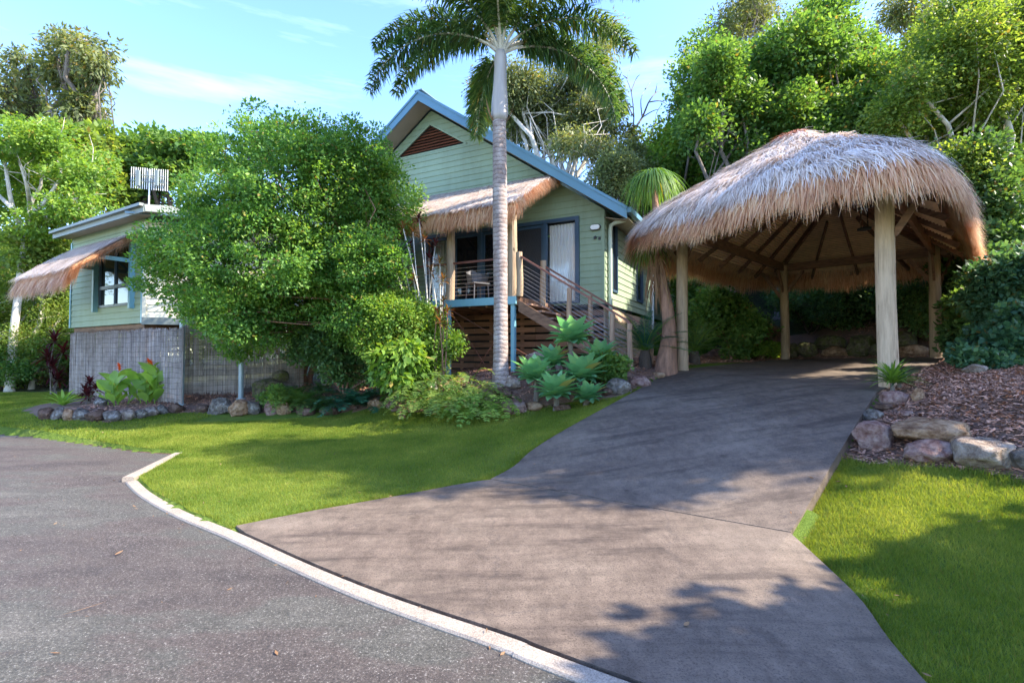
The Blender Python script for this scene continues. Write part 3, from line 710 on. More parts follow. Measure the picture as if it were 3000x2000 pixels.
# stair
mb = MB(); nr = 9; S0 = 1.30; run = .265; rise = (2.83 - 1.36) / nr
for i in range(nr): 
    s = S0 - run * (i + .5); z = 2.83 - rise * (i + 1)
    for k in (-.066, .066): mb.box(H(s + k, 1.5, z - .02), (.125, 1.06, .04), hax)
stair = mb.build('stair', M['tread'], house)
mb = MB()
for o_ in (.95, 2.05):
    a = (S0 + .02, 2.70); b = (S0 - run * nr, 2.70 - rise * nr)
    P = [H(a[0], o_ - .02, a[1] + .05), H(a[0], o_ - .02, a[1] - .2), H(b[0], o_ - .02, b[1] - .16), H(b[0], o_ - .02, b[1] + .08)]
    mb.prism(P, hn * .045)
mb.build('stringer', M['darkbeam'], stair)
def stairz(s): return 2.83 - (S0 - s) / run * rise
def spost(s, o_, top, r=.05, mat='stairpost'):
    q = H(s, o_, 0); b = max(gz(q[0], q[1]) - .1, -1) if s < S0 - .05 else 2.83
    if s > -1 and s < S0 - .05: b = stairz(s) - .35
    mb = MB(); pole(mb, q, b, top, r, 12, r * .96); mb.build('stair_post', M[mat], stair)
spost(1.3, 2.06, 3.80, .075, 'pole'); spost(1.24, .92, 3.80, .075, 'pole')
for s, o_ in ((.11, 2.12), (-.80, 2.12), (-1.15, 2.12), (.07, .88), (-.8, .88), (-1.3, .88)): spost(s, o_, stairz(s) + .83, .055)
mb = MB()
for o_, e in ((2.1, -1.12), (.9, -1.55)):
    mb.bar(H(1.24, o_, stairz(1.3) + .86), H(e, o_, stairz(e) + .86), .06, .04)
mb.bar(H(-1.12, 2.1, stairz(-1.12) + .86), H(-1.19, 2.1, stairz(-1.19) + .76), .06, .04)
mb.build('handrail', M['rail'], stair)
mb = MB()
for o_, e in ((2.1, -1.12), (.9, -1.3)):
    for k in range(8): mb.tube([H(1.24, o_, stairz(1.24) + .12 + k * .088), H(e, o_, stairz(e) + .12 + k * .088)], .0035, 4)
mb.build('cable', M['steel'], stair)
# slatted skirt below the floor
mb = MB(); z = 1.0
while z < 2.7:
    for a in np.arange(.06, 5.6, 1.85): mb.box(H(a + .92, -.08, z + .07), (1.84, .022, .138), hax)
    z += .19
for s in np.arange(.4, 5.7, .95): mb.box(H(s, -.115, 1.85), (.09, .045, 1.75), hax)
mb.build('slatted_skirt', M['slat'], house)
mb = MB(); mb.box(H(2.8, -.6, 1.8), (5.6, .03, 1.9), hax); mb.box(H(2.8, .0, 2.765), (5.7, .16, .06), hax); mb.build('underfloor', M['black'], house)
mb = MB()
for b in np.arange(.1, 9.8, .11): mb.box(S_(b, -.04, 2.1), (.096, .02, 1.24), sax)
mb.build('side_skirt', M['palepole'], house)
# wall lamp and garden tap sensor
mb = MB()
def oval(mb, H_, s, z, a, b, o0, o1, mi=0, n=24):
    P = []
    for k in range(n):
        t = 2 * math.pi * k / n; cx, cz = math.cos(t), math.sin(t)
        P.append(H_(s + (a - b) * np.sign(cx) * (abs(cx) > .01) + b * cx, o0, z + b * cz))
    mb.prism(P, hn * (o1 - o0), mi)
oval(mb, H, .216, 4.68, .135, .075, .02, .06); lamp = mb.build('wall_lamp', M['black'], house)
mb = MB(); oval(mb, H, .216, 4.68, .115, .057, .061, .10); mb.build('lamp_glass', M['white'], lamp)
mb = MB(); mb.tube([H(.216, .02, 4.44), H(.216, .07, 4.44)], .028, 12); mb.box(H(.216, .09, 4.415), (.05, .07, .05), hax); mb.box(H(.12, .03, 4.40), (.05, .03, .07), hax)
mb.build('sensor_light', M['black'], house)

# chair on the deck
def make_chair(loc, ang, label):
    t = thing('outdoor_chair', loc, label, 'chair'); c, s = math.cos(ang), math.sin(ang)
    ax = (V3(c, s, 0), V3(-s, c, 0), V3(0, 0, 1)); L = np.array(loc)
    W = lambda x, y, z: L + ax[0] * x + ax[1] * y + ax[2] * z
    mb = MB(); mb.box(W(0, 0, .44), (.46, .44, .03), ax); mb.build('seat', M['chair'], t)
    mb = MB(); P = []; F = []
    for i in range(9):
        a = -math.pi * .62 + i * math.pi * 1.24 / 8
        for z, k in ((.45, .22), (.82 - .2 * abs(a) / 2, .26)): P.append(W(math.sin(a) * k, math.cos(a) * k, z)); P.append(W(math.sin(a) * (k + .02), math.cos(a) * (k + .02), z))
    for i in range(8):
        a = i * 4; F += [(a, a + 4, a + 6, a + 2), (a + 1, a + 3, a + 7, a + 5), (a + 2, a + 6, a + 7, a + 3), (a, a + 1, a + 5, a + 4)]
    mb.add(P, F); mb.build('backrest', M['chair'], t)
    for x in (-.19, .19):
        for y in (-.18, .18): mb = MB(); mb.tube([W(x, y, .43), W(x * 1.1, y * 1.1, 0)], [.018, .013], 8); mb.build('leg', M['chair'], t)
make_chair(H(2.75, 1.45, 2.83), .6, 'grey tub chair on the deck behind the cable railing')

# ---- thatch helpers -------------------------------------------------------------
def strands(B, D, Nn, L, w, curl=.15, lift=.05, droop=.0):
    """tapered straws: base points B, directions D, surface normals Nn, lengths L"""
    n = len(B); D = D / np.linalg.norm(D, axis=1)[:, None]
    X = np.cross(D, Nn); X /= np.linalg.norm(X, axis=1)[:, None] + 1e-9
    j = rng.normal(0, 1, (n, 3)); a = D + X * (j[:, :1] * curl) + Nn * (lift + .06 * j[:, 1:2]); a /= np.linalg.norm(a, axis=1)[:, None]
    L = L[:, None]; m1 = B + a * L * .55; b = a + X * (j[:, 2:] * curl * .8); b[:, 2] -= droop; b /= np.linalg.norm(b, axis=1)[:, None]
    tip = m1 + b * L * .45; ww = w[:, None]
    V = np.stack([B - X * ww, B + X * ww, m1 + X * ww * .8, m1 - X * ww * .8, tip + X * ww * .2, tip - X * ww * .2], 1).reshape(-1, 3)
    i = np.arange(n)[:, None] * 6
    F = np.concatenate([i + np.array([[0, 1, 2, 3]]), i + np.array([[3, 2, 4, 5]])], 0)
    return V, F
def awning(name, H_, nn, s0, s1, zt, ze, out, par, ns, fr, seedr=0.12, fz=.45, thick=.13, label=None):
    """thatched awning: straw slab from the wall (zt) out to the eave (ze) plus hanging fringe"""
    lv = H_(1, 0, 0) - H_(0, 0, 0)
    def S(s, k): return H_(s, out * k, zt + (ze - zt) * (k ** 1.12))
    mb = MB(); n, m_ = 14, 8; V = []
    for layer in (0, 1):
        for i in range(n + 1):
            for j in range(m_ + 1):
                k = j / m_; p = S(s0 + (s1 - s0) * i / n, k) - V3(0, 0, thick * layer * (1 - .3 * k) + .02); V.append(p)
    F = []; st = m_ + 1; off_ = (n + 1) * st
    for i in range(n):
        for j in range(m_):
            a = i * st + j; F += [(a, a + st, a + st + 1, a + 1), (off_ + a, off_ + a + 1, off_ + a + st + 1, off_ + a + st)]
        F.append((i * st + m_, (i + 1) * st + m_, off_ + (i + 1) * st + m_, off_ + i * st + m_))
    for e in (0, n):
        for j in range(m_): a = e * st + j; F.append((a, a + 1, off_ + a + 1, off_ + a))
    mb.add(V, F); th = mb.build(name, M['straw'], par)
    k = rng.uniform(-.02, 1, ns); s = rng.uniform(s0, s1, ns)
    def Sv(s, k):
        kk = np.clip(k, 0, 1.2); P = np.array(H_(0, 0, 0))[None] + lv[None] * s[:, None] + nn[None] * (out * kk)[:, None]; P[:, 2] = zt + (ze - zt) * kk ** 1.12; return P
    B = Sv(s, k); D = Sv(s, k + .05) - B; Nn = np.cross(D, lv[None]); Nn *= np.sign(Nn[:, 2:]); Nn /= np.linalg.norm(Nn, axis=1)[:, None]
    B += Nn * rng.uniform(-.01, .03, ns)[:, None]
    V1, F1 = strands(B, D, Nn, rng.uniform(.18, .38, ns), rng.uniform(.005, .012, ns), .25, .06, .25)
    mk('top_straw', V1, F1, M['thatch'], th)
    # fringe at eave and down both rakes
    nf = fr; s = rng.uniform(s0 - .03, s1 + .03, nf); kk = rng.uniform(.86, 1.03, nf); B = Sv(s, kk); B[:, 2] -= rng.uniform(0, thick, nf)
    D = np.tile(nn * .38 + V3(0, 0, -1), (nf, 1)) + rng.normal(0, .10, (nf, 3)); Nn = np.tile(unit(nn + V3(0, 0, .4)), (nf, 1))
    V2, F2 = strands(B, D, Nn, rng.uniform(fz * .55, fz * 1.15, nf) * (1 + .25 * np.sin(s * 9) * rng.uniform(0, 1, nf)), rng.uniform(.005, .011, nf), .16, .0, .35)
    nr_ = nf // 5; kk = rng.uniform(.02, 1, nr_); e = np.where(rng.uniform(size=nr_) < .5, s0, s1); B = Sv(e, kk); B[:, 2] -= rng.uniform(-.02, thick, nr_)
    D = nn[None] * .5 + lv[None] * np.where(e == s0, -.35, .35)[:, None] + V3(0, 0, -.8)[None] + rng.normal(0, .15, (nr_, 3))
    V3_, F3 = strands(B, D, np.tile(unit(nn), (nr_, 1)), rng.uniform(.12, fz * .8, nr_), rng.uniform(.003, .007, nr_), .2, 0, .5)
    mk('fringe', np.vstack([V2, V3_]), np.vstack([F2, F3 + len(V2)]), M['fringe'], th)
    return th
awning('thatched_awning', H, hn, 1.18, 6.2, 6.17, 4.86, 2.42, house, 17000, 13000)
mb = MB()
for s in np.arange(1.3, 6.1, .6): mb.bar(H(s, .05, 5.98), H(s, 2.3, 4.78), .05, .09)
mb.bar(H(1.2, 1.95, 5.0), H(5.6, 1.95, 5.0), .06, .12)
mb.build('awning_rafter', M['darkbeam'], house)

# ---- wing on posts to the left --------------------------------------------------
K = V3(-9.38, 13.0, 0)
H2, wl, wn, wax = frame3(K, (-.857, .515, 0), (-.515, -.857, 0))
wing = thing('raised_cabin', H2(2, 0, .4), 'pale green weatherboard cabin raised over a reed screen at the left', 'cabin')
mb = MB(); boards(mb, H2, lambda z: sub([(0, 4.46)], [(.6, 2.55, 2.86, 4.5)], z), 2.36, 5.03, splits=[2.86, 4.5]); mb.build('front_wall', M['siding'], wing)
for s in (.03, 4.43): mb = MB(); mb.box(H2(s, .012, 3.63), (.08, .06, 2.54), wax); mb.build('corner_trim', M['teal'], wing)
mb = MB()
mb.box(H2(1.575, -1.0, 3.63), (5.0, .03, 2.5), wax)
LB, _, _, lax = frame3(H2(4.46, 0, 0), -wn, wl); boards(mb, LB, lambda z: [(0, 5)], 2.36, 4.9); mb.build('side_wall', M['siding'], wing)
# window
mb = MB()
for s in (.64, 1.575, 2.51): mb.box(H2(s, .0, 3.68), (.07 if s != 1.575 else .035, .07, 1.62), wax)
for z, h_ in ((2.89, .07), (3.40, .09), (4.46, .07)): mb.box(H2(1.575, .005, z), (1.80, .06, h_), wax)
wn_ = mb.build('window', M['frame'], wing)
mb = MB(); mb.box(H2(1.575, -.012, 3.68), (1.86, .01, 1.6), wax); mb.build('pane', M['glass'], wn_)
for s in (.5, 2.66):
    mb = MB(); mb.box(H2(s, .07, 3.68), (.10, .12, 1.86), wax)
    mb.bar(H2(s, .12, 4.56), H2(s, 1.25, 3.60), .05, .09); mb.bar(H2(s, .13, 3.98), H2(s, .78, 3.98), .05, .10)
    mb.build('awning_bracket', M['teal'], wing)
awning('thatched_awning', H2, wn, .35, 3.75, 4.72, 3.66, 1.35, wing, 9000, 8000, fz=.55, thick=.14)
# roof
mb = MB(); EZ = 5.13
P = [H2(-.85, .38, EZ), H2(4.62, .38, EZ), H2(4.62, -6, EZ + 1.1), H2(-.85, -6, EZ + 1.1)]; mb.prism(P, (0, 0, .04)); mb.build('roof', M['roof'], wing)
mb = MB(); mb.bar(H2(-.87, .40, EZ - .06), H2(4.64, .40, EZ - .06), .04, .17); mb.bar(H2(-.87, .46, EZ + .02), H2(4.66, .46, EZ + .02), .10, .07)
mb.bar(H2(4.64, .40, EZ - .05), H2(4.64, -6, EZ + 1.03), .04, .17); mb.bar(H2(-.87, .40, EZ - .05), H2(-.87, -6, EZ + 1.03), .04, .17); mb.build('fascia', M['fascia'], wing)
mb = MB(); P = [H2(-.85, .38, EZ - .10), H2(4.6, .38, EZ - .10), H2(4.6, 0.03, EZ - .10), H2(-.85, .03, EZ - .10)]; mb.prism(P, (0, 0, .02)); mb.build('soffit', M['soffit'], wing)
# cream sunlit wall running right behind the big shrub
cd = unit((.97, .24, 0)); H3, cl_, cn, cax = frame3(K, cd, (.24, -.97, 0))
mb = MB(); boards(mb, H3, lambda z: [(.06, 5.6)], 2.5, 4.95); mb.box(H3(.03, .02, 3.7), (.09, .05, 2.5), cax); mb.build('cream_wall', M['cream'], wing)
mb = MB(); mb.box(H3(2.85, .05, 2.41), (5.7, .10, .18), cax); mb.build('floor_beam', M['fascia'], wing)
mb = MB(); P = [H3(-.2, .6, 5.0), H3(5.9, .6, 5.0), H3(5.9, -5, 6.0), H3(-.2, -5, 6.0)]; mb.prism(P, (0, 0, .05)); mb.build('rear_roof', M['roof'], wing)
mb = MB(); mb.box(H2(2.2, -.5, 2.28), (4.3, .9, .14), wax); mb.box(H2(2.2, -.1, 2.2), (4.2, .1, .1), wax)
mb.build('floor_joist', M['darkbeam'], wing)
for p in (at(553, 0, 12.1), at(724, 0, 12.5)):
    g = gz(p[0], p[1]); mb = MB(); mb.tube([V3(p[0], p[1], g - .1), V3(p[0], p[1], 2.42)], .06, 12); mb.tube([V3(p[0], p[1], g - .1), V3(p[0], p[1], g + .03)], .10, 12); mb.build('steel_post', M['gal'], wing)
for s in (4.2, 2.2, .1):
    p = H2(s, -.15, 0); g = gz(p[0], p[1]); mb = MB(); mb.box(V3(p[0], p[1], (g + 2.2) / 2), (.09, .09, 2.3 - g), wax); mb.build('timber_post', M['darkbeam'], wing)
# reed screens: thousands of thin reeds tied with horizontal wires
m, nt = newmat('grey_reed'); isl = N(nt, 'ShaderNodeNewGeometry').outputs['Random Per Island']; nz = noisev(nt, 3, 4, .7, vec=pos(nt))
c = mix(nt, .5, ramp(nt, isl, [(0, (.17, .135, .11)), (.5, (.38, .32, .275)), (1, (.58, .51, .45))]), ramp(nt, nz, [(.35, (.17, .135, .115)), (.65, (.42, .36, .325))]))
M['reed'] = finish(m, nt, c, .85)
def reed(name, a, b, z0, z1, par, pitch=.011):
    a = np.array(a, float); b = np.array(b, float); L = np.linalg.norm((b - a)[:2]); d = unit(V3(*(b - a)[:2], 0)); n = V3(d[1], -d[0], 0)
    m_ = int(L / pitch); t = (np.arange(m_) + rng.uniform(-.3, .3, m_)) * pitch
    base = V3(a[0], a[1], 0)[None] + d[None] * t[:, None] + n[None] * rng.uniform(-.006, .006, m_)[:, None]
    zb = z0 + rng.uniform(-.03, .05, m_); zt = z1 + rng.uniform(-.05, .02, m_) + .015 * np.sin(t * 3); r = rng.uniform(.004, .0065, m_)[:, None]
    k = rng.normal(0, .008, (m_, 1))
    Vs = []
    for z, kk in ((zb, 0), (zt, 1)):
        for ox, on_ in ((-1, 0), (0, 1), (1, 0), (0, -1)):
            p = base + d[None] * (ox * r + k * kk) + n[None] * on_ * r; p = p.copy(); p[:, 2] = z; Vs.append(p)
    V = np.stack(Vs, 1).reshape(-1, 3); i = np.arange(m_)[:, None] * 8
    F = np.concatenate([i + np.array([[j, (j + 1) % 4, 4 + (j + 1) % 4, 4 + j]]) for j in range(4)] + [i + np.array([[4, 5, 6, 7]])], 0)
    o = mk(name, V, F, M['reed'], par)
    mb = MB()
    for z in np.arange(z0 + .08, z1, .125):
        pts = [V3(a[0], a[1], 0) + d * x + n * (.010 + .006 * math.sin(x * 23)) + V3(0, 0, z + .012 * math.sin(x * 7 + z * 9) + random.uniform(-.004, .004)) for x in np.arange(0, L + .05, .12)]
        mb.tube(pts, .0028, 4)
    mb.build('tie_wire', M['b_dark'], o)
    return o
g0 = .25
reed('reed_screen', H2(4.4, .02, 0), H2(-2.0, .02, 0), .42, 2.2, wing)
pa, pb = at(560, 0, 12.35), at(722, 0, 12.75); reed('reed_screen', pa, pb, .60, 2.30, wing)
pa, pb = at(728, 0, 12.8), at(905, 0, 13.3); reed('reed_screen', pa, pb, .75, 2.25, wing)
# TV antenna
ac = at(438, 515, 16.5); ant = thing('tv_antenna', V3(ac[0], ac[1], 5.5), 'white phased array television antenna on a mast above the cabin roof', 'antenna')
mb = MB(); mb.tube([V3(ac[0], ac[1], 5.5), V3(ac[0], ac[1], 7.6)], .022, 8); mb.build('mast', M['white'], ant)
mb = MB(); tilt = lambda x: -.09 * x
for sg in (-1, 1):
    for k in range(8):
        x = sg * (.08 + k * .073); mb.box((ac[0] + x, ac[1], 7.28 + tilt(x)), (.014, .014, .70))
mb.build('reflector_rods', M['white'], ant)
mb = MB()
for z in (7.18, 7.38): mb.bar((ac[0] - .62, ac[1] - .03, z + .05), (ac[0] + .62, ac[1] - .03, z - .06), .02, .02)
for sg in (-1, 1): mb.box((ac[0] + sg * .3, ac[1] - .09, 7.28), (.10, .08, .5))
mb.build('boom', M['fascia'], ant)

# ---- thatched carport ------------------------------------------------------------
CP = [FL, FR, BL, BR]
def Wq(p, q, z=None):
    a = ((FL * (1 - q) + FR * (1 + q)) / 2 * (1 - p) + (BL * (1 - q) + BR * (1 + q)) / 2 * (1 + p)) / 2
    if z is not None: a = V3(a[0], a[1], z)
    return a
cport = thing('carport', Wq(0, 0), 'timber carport with shaggy thatched hip roof on four round posts', 'carport')
BB, BT = 4.0, 4.22     # beam bottom and top
for p, r, mt in ((FL, .115, 'pole'), (BL, .115, 'pole'), (BR, .125, 'pole'), (FR, .125, 'palepole')):
    mb = MB(); pole(mb, p, p[2] - .1, BB + .25, r * 1.03, 18, r * .95); mb.build('post', M[mt], cport)
mb = MB()
cor = [Wq(-1, -1, 0), Wq(1, -1, 0), Wq(1, 1, 0), Wq(-1, 1, 0)]
for i in range(4):
    a, b = cor[i], cor[(i + 1) % 4]; d = unit(b - a); mb.bar(a + V3(0, 0, BB + .11) - d * (.25 if i % 2 else .0), b + V3(0, 0, BB + .11) + d * (.25 if i % 2 else 0), .07, .22 if i % 2 == 0 else .215)
beam = mb.build('beam', M['darkbeam'], cport)
RP = .456; RZ = 5.55
def C_(p, q, m): # ceiling frame point: m 0 at beams .. 1 at ridge
    pr = np.clip(p, -RP, RP) if abs(q) >= .999 or True else 0
    return None
def ceil(face, t, m, dz=0):
    """face 0..3 (left, back, right, front); t -1..1 along it; m 0 eave beam, 1 ridge (m<0 overhang)"""
    P_, Q_ = 1 + (RP - 1) * m, 1 - m; z = BT + .08 + (RZ - BT - .08) * m + dz
    p, q = ((P_ * t, -Q_), (P_, Q_ * t), (P_ * t, Q_), (-P_, Q_ * t))[face]
    return Wq(p, q, z)
mb = MB()
for f, t in ((0, -1), (0, 1), (2, 1), (2, -1)): mb.bar(ceil(f, t, -.16, -.10), ceil(f, t, 1, -.10), .06, .15)
for f in (0, 2):
    for t in (-.66, -.33, 0, .33, .66): mb.bar(ceil(f, t, -.33, -.07), ceil(f, t * (1 if abs(t) < .9 else 1), .97, -.07), .045, .10)
for f in (1, 3):
    for t in (-.5, 0, .5): mb.bar(ceil(f, t, -.33, -.07), Wq(*( (1 + (RP - 1) * .9) * (1 if f == 1 else -1), .0 if t == 0 else t * .15), ceil(f, 0, .9, -.07)[2]) if t == 0 else ceil(f, t, .62, -.07), .045, .10)
mb.bar(Wq(-RP, 0, RZ - .05), Wq(RP, 0, RZ - .05), .05, .16)
mb.build('rafter', M['darkbeam'], cport)
mb = MB()
for f in range(4):
    nb = 34
    for i in range(-9, nb):
        m_ = i / nb + .012; a, b = ceil(f, -.995, m_, .0), ceil(f, .995, m_, .0)
        if np.linalg.norm(a - b) > .1: mb.bar(a, b, .042 if f in (1, 3) else .062, .018)
mb.build('ceiling_batten', M['batten'], cport)
# straw slab between ceiling and top surface
ZE, ZR, AP, AQ = 4.02, 5.93, 1.285, 1.53
def peri(t):       # rounded rectangle in (p,q) units, t in radians
    c, s = np.cos(t), np.sin(t); n = 7.0; r = (np.abs(c) ** n + np.abs(s) ** n) ** (-1 / n); return c * r, s * r
def RS(t, k):
    c, s = peri(t); ep, eq = c * AP * np.where(c < 0, 1.05, 1.0), s * AQ - .09; rp_ = np.clip(ep * 1.0, -.50, .50)
    p = ep * (1 - k) + rp_ * k; q = eq * (1 - k)
    kc_ = np.clip(k, 0, 1); z = ZE + (ZR - ZE) * (kc_ + .095 * (1 - np.exp(-12 * kc_)) * (1 - kc_) + 2.2 * np.minimum(k, 0)) + .03 * np.sin(t * 7 + 5 * k) * (1 - k)
    a = [((FL[i] * (1 - q) + FR[i] * (1 + q)) / 2 * (1 - p) + (BL[i] * (1 - q) + BR[i] * (1 + q)) / 2 * (1 + p)) / 2 for i in (0, 1)]
    return np.stack([a[0], a[1], z + 0 * a[0]], -1)
nt_, nk = 120, 16
T = np.linspace(0, 2 * np.pi, nt_, endpoint=False); V = []
for j in range(nk + 1): V.append(RS(T, j / nk) + 0 * V3(0, 0, 0))
und = []
for j in range(nk + 1):
    P = RS(T, j / nk); P[:, 2] -= .30 - .12 * (1 - j / nk); und.append(P)
VV = np.vstack(V + und); F = []
for L_ in (0, nk + 1):
    for j in range(nk):
        for i in range(nt_):
            a = (L_ + j) * nt_ + i; b = (L_ + j) * nt_ + (i + 1) % nt_; F.append((a, b, b + nt_, a + nt_) if L_ == 0 else (a, a + nt_, b + nt_, b))
for i in range(nt_): a, b = i, (i + 1) % nt_; F.append((a, (nk + 1) * nt_ + a, (nk + 1) * nt_ + b, b))
th = mk('thatched_roof', VV, F, M['straw'], cport, smooth=True)
nb2 = 0
def roofstr(n, kr, Lr, wr, curl, lift, droop, mat, nm, dn=(-.02, .05)):
    t = rng.uniform(0, 2 * np.pi, n); k = kr[0] + (kr[1] - kr[0]) * rng.uniform(0, 1, n) ** 1.15
    B = RS(t, k); D = RS(t, k - .04) - B; Tt = RS(t + .02, k) - B; Nn = np.cross(Tt, D); Nn *= np.where(Nn[:, 2:] < 0, -1, 1); Nn /= np.linalg.norm(Nn, axis=1)[:, None] + 1e-9
    cl = noise_arr(B * 2.2); B = B + Nn * (rng.uniform(*dn, n) + .04 * cl)[:, None]
    hsh = lambda a, s: (np.sin(a * 12.9898 + s) * 43758.5453) % 1.0
    row = np.floor(k * 11 + .35 * np.sin(t * 9)); cell = np.floor(t * 21 + row * .5) + row * 977
    D = D / (np.linalg.norm(D, axis=1)[:, None] + 1e-9) + Tt / (np.linalg.norm(Tt, axis=1)[:, None] + 1e-9) * (.28 * noise_arr(B * 1.3 + 9) + .55 * (hsh(cell, 1.0) - .5))[:, None]
    B = B + Nn * (.05 * (hsh(cell, 5.0) - .4))[:, None]; D = D + Nn * (.16 * (hsh(cell, 3.0) - .3))[:, None]
    V, F = strands(B, D, Nn, rng.uniform(*Lr, n), rng.uniform(*wr, n), curl, lift, droop); mk(nm, V, F, mat, th)
def noise_arr(P):
    return np.sin(P[:, 0] * 2.1 + 1.3 * np.sin(P[:, 1] * 1.7 + P[:, 2])) * np.cos(P[:, 1] * 2.6 + 1.1 * np.sin(P[:, 2] * 2.9 + P[:, 0]))
roofstr(90000, (.02, 1.0), (.22, .5), (.004, .009), .2, .04, .25, M['thatch'], 'top_straw')
roofstr(2600, (.93, 1.0), (.2, .4), (.004, .008), .3, .03, .2, M['ridge'], 'ridge_straw', (.02, .08))
# hanging fringe all the way round, in two coats
nf = 72000
t = rng.uniform(0, 2 * np.pi, nf); k = rng.uniform(0, 1, nf) ** 1.6 * .20 - .01; B = RS(t, k); c0 = RS(t, k + .3); D = B - c0; D[:, 2] = 0; D /= np.linalg.norm(D, axis=1)[:, None] + 1e-9
B[:, 2] -= rng.uniform(-.02, .16, nf) * (k < .06); Nn = D.copy(); Nn[:, 2] = .6; Nn /= np.linalg.norm(Nn, axis=1)[:, None]
Dd = D * (rng.uniform(.25, .7, nf) + 1.2 * k)[:, None] + V3(0, 0, -.85)[None] + rng.normal(0, .08, (nf, 3))
V, F = strands(B, Dd, Nn, rng.uniform(.24, .52, nf) * (1 + .2 * noise_arr(B * 3.1)), rng.uniform(.0035, .0085, nf), .12, .0, .55)
mk('fringe', V, F, M['fringe'], th)
# knee braces and lantern
for p, q, d1 in ((FL, BL, 1), (BL, FL, 1), (BR, FR, 1), (FR, BR, 1), (BL, BR, 1), (BR, BL, 1)):
    mb = MB(); d = unit(V3(*(q - p)[:2], 0)); mb.bar(V3(p[0], p[1], BB - .6) + d * .09, V3(p[0], p[1], BB - .02) + d * .5, .05, .09); mb.build('knee_brace', M['darkbeam'], cport)
for p, c in ((BL, V3(-.55, .25, 0)), (BR, V3(.55, .1, 0)), (FR, V3(.45, -.4, 0))):
    mb = MB(); mb.bar(V3(p[0], p[1], BB - .75) + unit(c) * .1, V3(p[0], p[1], BB + .05) + c, .05, .09); mb.build('knee_brace', M['darkbeam'], cport)
lp = Wq(-.62, .72, 0); lan = thing('glass_lantern', V3(lp[0], lp[1], 3.6), 'small glass tube lantern hanging under the thatch by the front right post', 'lantern')
mb = MB(); mb.tube([V3(lp[0], lp[1], 3.74), V3(lp[0], lp[1], 4.06)], .06, 14); mb.build('glass', M['clear'], lan)
mb = MB(); mb.box((lp[0], lp[1], 3.715), (.15, .15, .04)); mb.build('lantern_base', M['black'], lan)
mb = MB(); mb.box((lp[0], lp[1], 4.09), (.15, .15, .05)); mb.tube([V3(lp[0], lp[1], 4.1), V3(lp[0], lp[1], 4.5)], .008, 6); mb.build('cap', M['black'], lan)
# ================= PLANTS ======================================================
def gnd(ud, vd, d0=3.0, d1=30.0):
    """where the sight line of photo point (ud,vd) meets the terrain"""
    Ds = np.linspace(d0, d1, 260); P = np.array([atd(ud, vd, D) for D in Ds]); z = hz(P[:, 0], P[:, 1])
    k = np.where(P[:, 2] <= z)[0]; i = k[0] if len(k) else len(Ds) - 1
    return V3(P[i, 0], P[i, 1], z[i])
def nrm(a): return a / (np.linalg.norm(a, axis=-1, keepdims=True) + 1e-9)
def leafquads(B, D, Nn, L, W, fold=0.0):
    D = nrm(D); X = nrm(np.cross(D, Nn)); L = L[:, None]; W = W[:, None]
    m_ = B + D * L * .42
    return np.stack([B, m_ - X * W, B + D * L, m_ + X * W], 1).reshape(-1, 3)
def clumpcloud(lobes, ncl, per, cr, L, W, droop=.0, flat=.7, shell=.45, up=.9, out=.7, r_=rng, sep=0):
    """lobes: (centre, radius or radii). Leaf sprays gathered in clumps near each lobe's surface."""
    vol = np.array([np.prod(np.atleast_1d(r) * np.ones(3)) ** (2 / 3) for c, r in lobes]); vol /= vol.sum(); Vs = []; cc = []
    for (c, r), f in zip(lobes, vol):
        n = max(2, int(ncl * f)); r = np.atleast_1d(r) * np.ones(3)
        d = nrm(r_.normal(0, 1, (n, 3))); rad = shell + (1.08 - shell) * r_.uniform(0, 1, n) ** .65; ph = r_.uniform(0, 6, 2); rad = rad * (1 + .24 * np.sin(5.3 * d[:, 0] + ph[0] + 2 * d[:, 2]) * np.cos(4.7 * d[:, 1] + ph[1]))
        P = np.array(c)[None] + d * rad[:, None] * r[None]; cc.append(P)
        m_ = (per * r_.uniform(.5, 1.5, n)).astype(int) + 1; s = r_.uniform(.6, 1.35, n)
        i = np.repeat(np.arange(n), m_); q = r_.normal(0, 1, (len(i), 3)); q *= (np.minimum(1.6, np.linalg.norm(q, axis=1)) / (np.linalg.norm(q, axis=1) + 1e-6))[:, None]
        B = P[i] + q * (cr * s[i])[:, None] * np.array([1, 1, flat])[None]
        o = nrm(q * .8 + d[i] * .6); D = o * out + r_.normal(0, .45, (len(i), 3)); D[:, 2] -= droop
        Nn = nrm(d[i] * .45 + np.array([0, 0, up])[None] + r_.normal(0, .55, (len(i), 3)))
        Vs.append(leafquads(B, D, Nn, L * r_.uniform(.6, 1.3, len(i)), W * r_.uniform(.7, 1.2, len(i))))
    V = np.vstack(Vs); return V, np.arange(len(V)).reshape(-1, 4), np.vstack(cc)
def wob(a, b, n, amp):
    P = [a + (b - a) * t for t in np.linspace(0, 1, n)]; L = np.linalg.norm(b - a)
    for i in range(1, n - 1): P[i] = P[i] + rng.normal(0, amp * L, 3) * np.array([1, 1, .4])
    return P
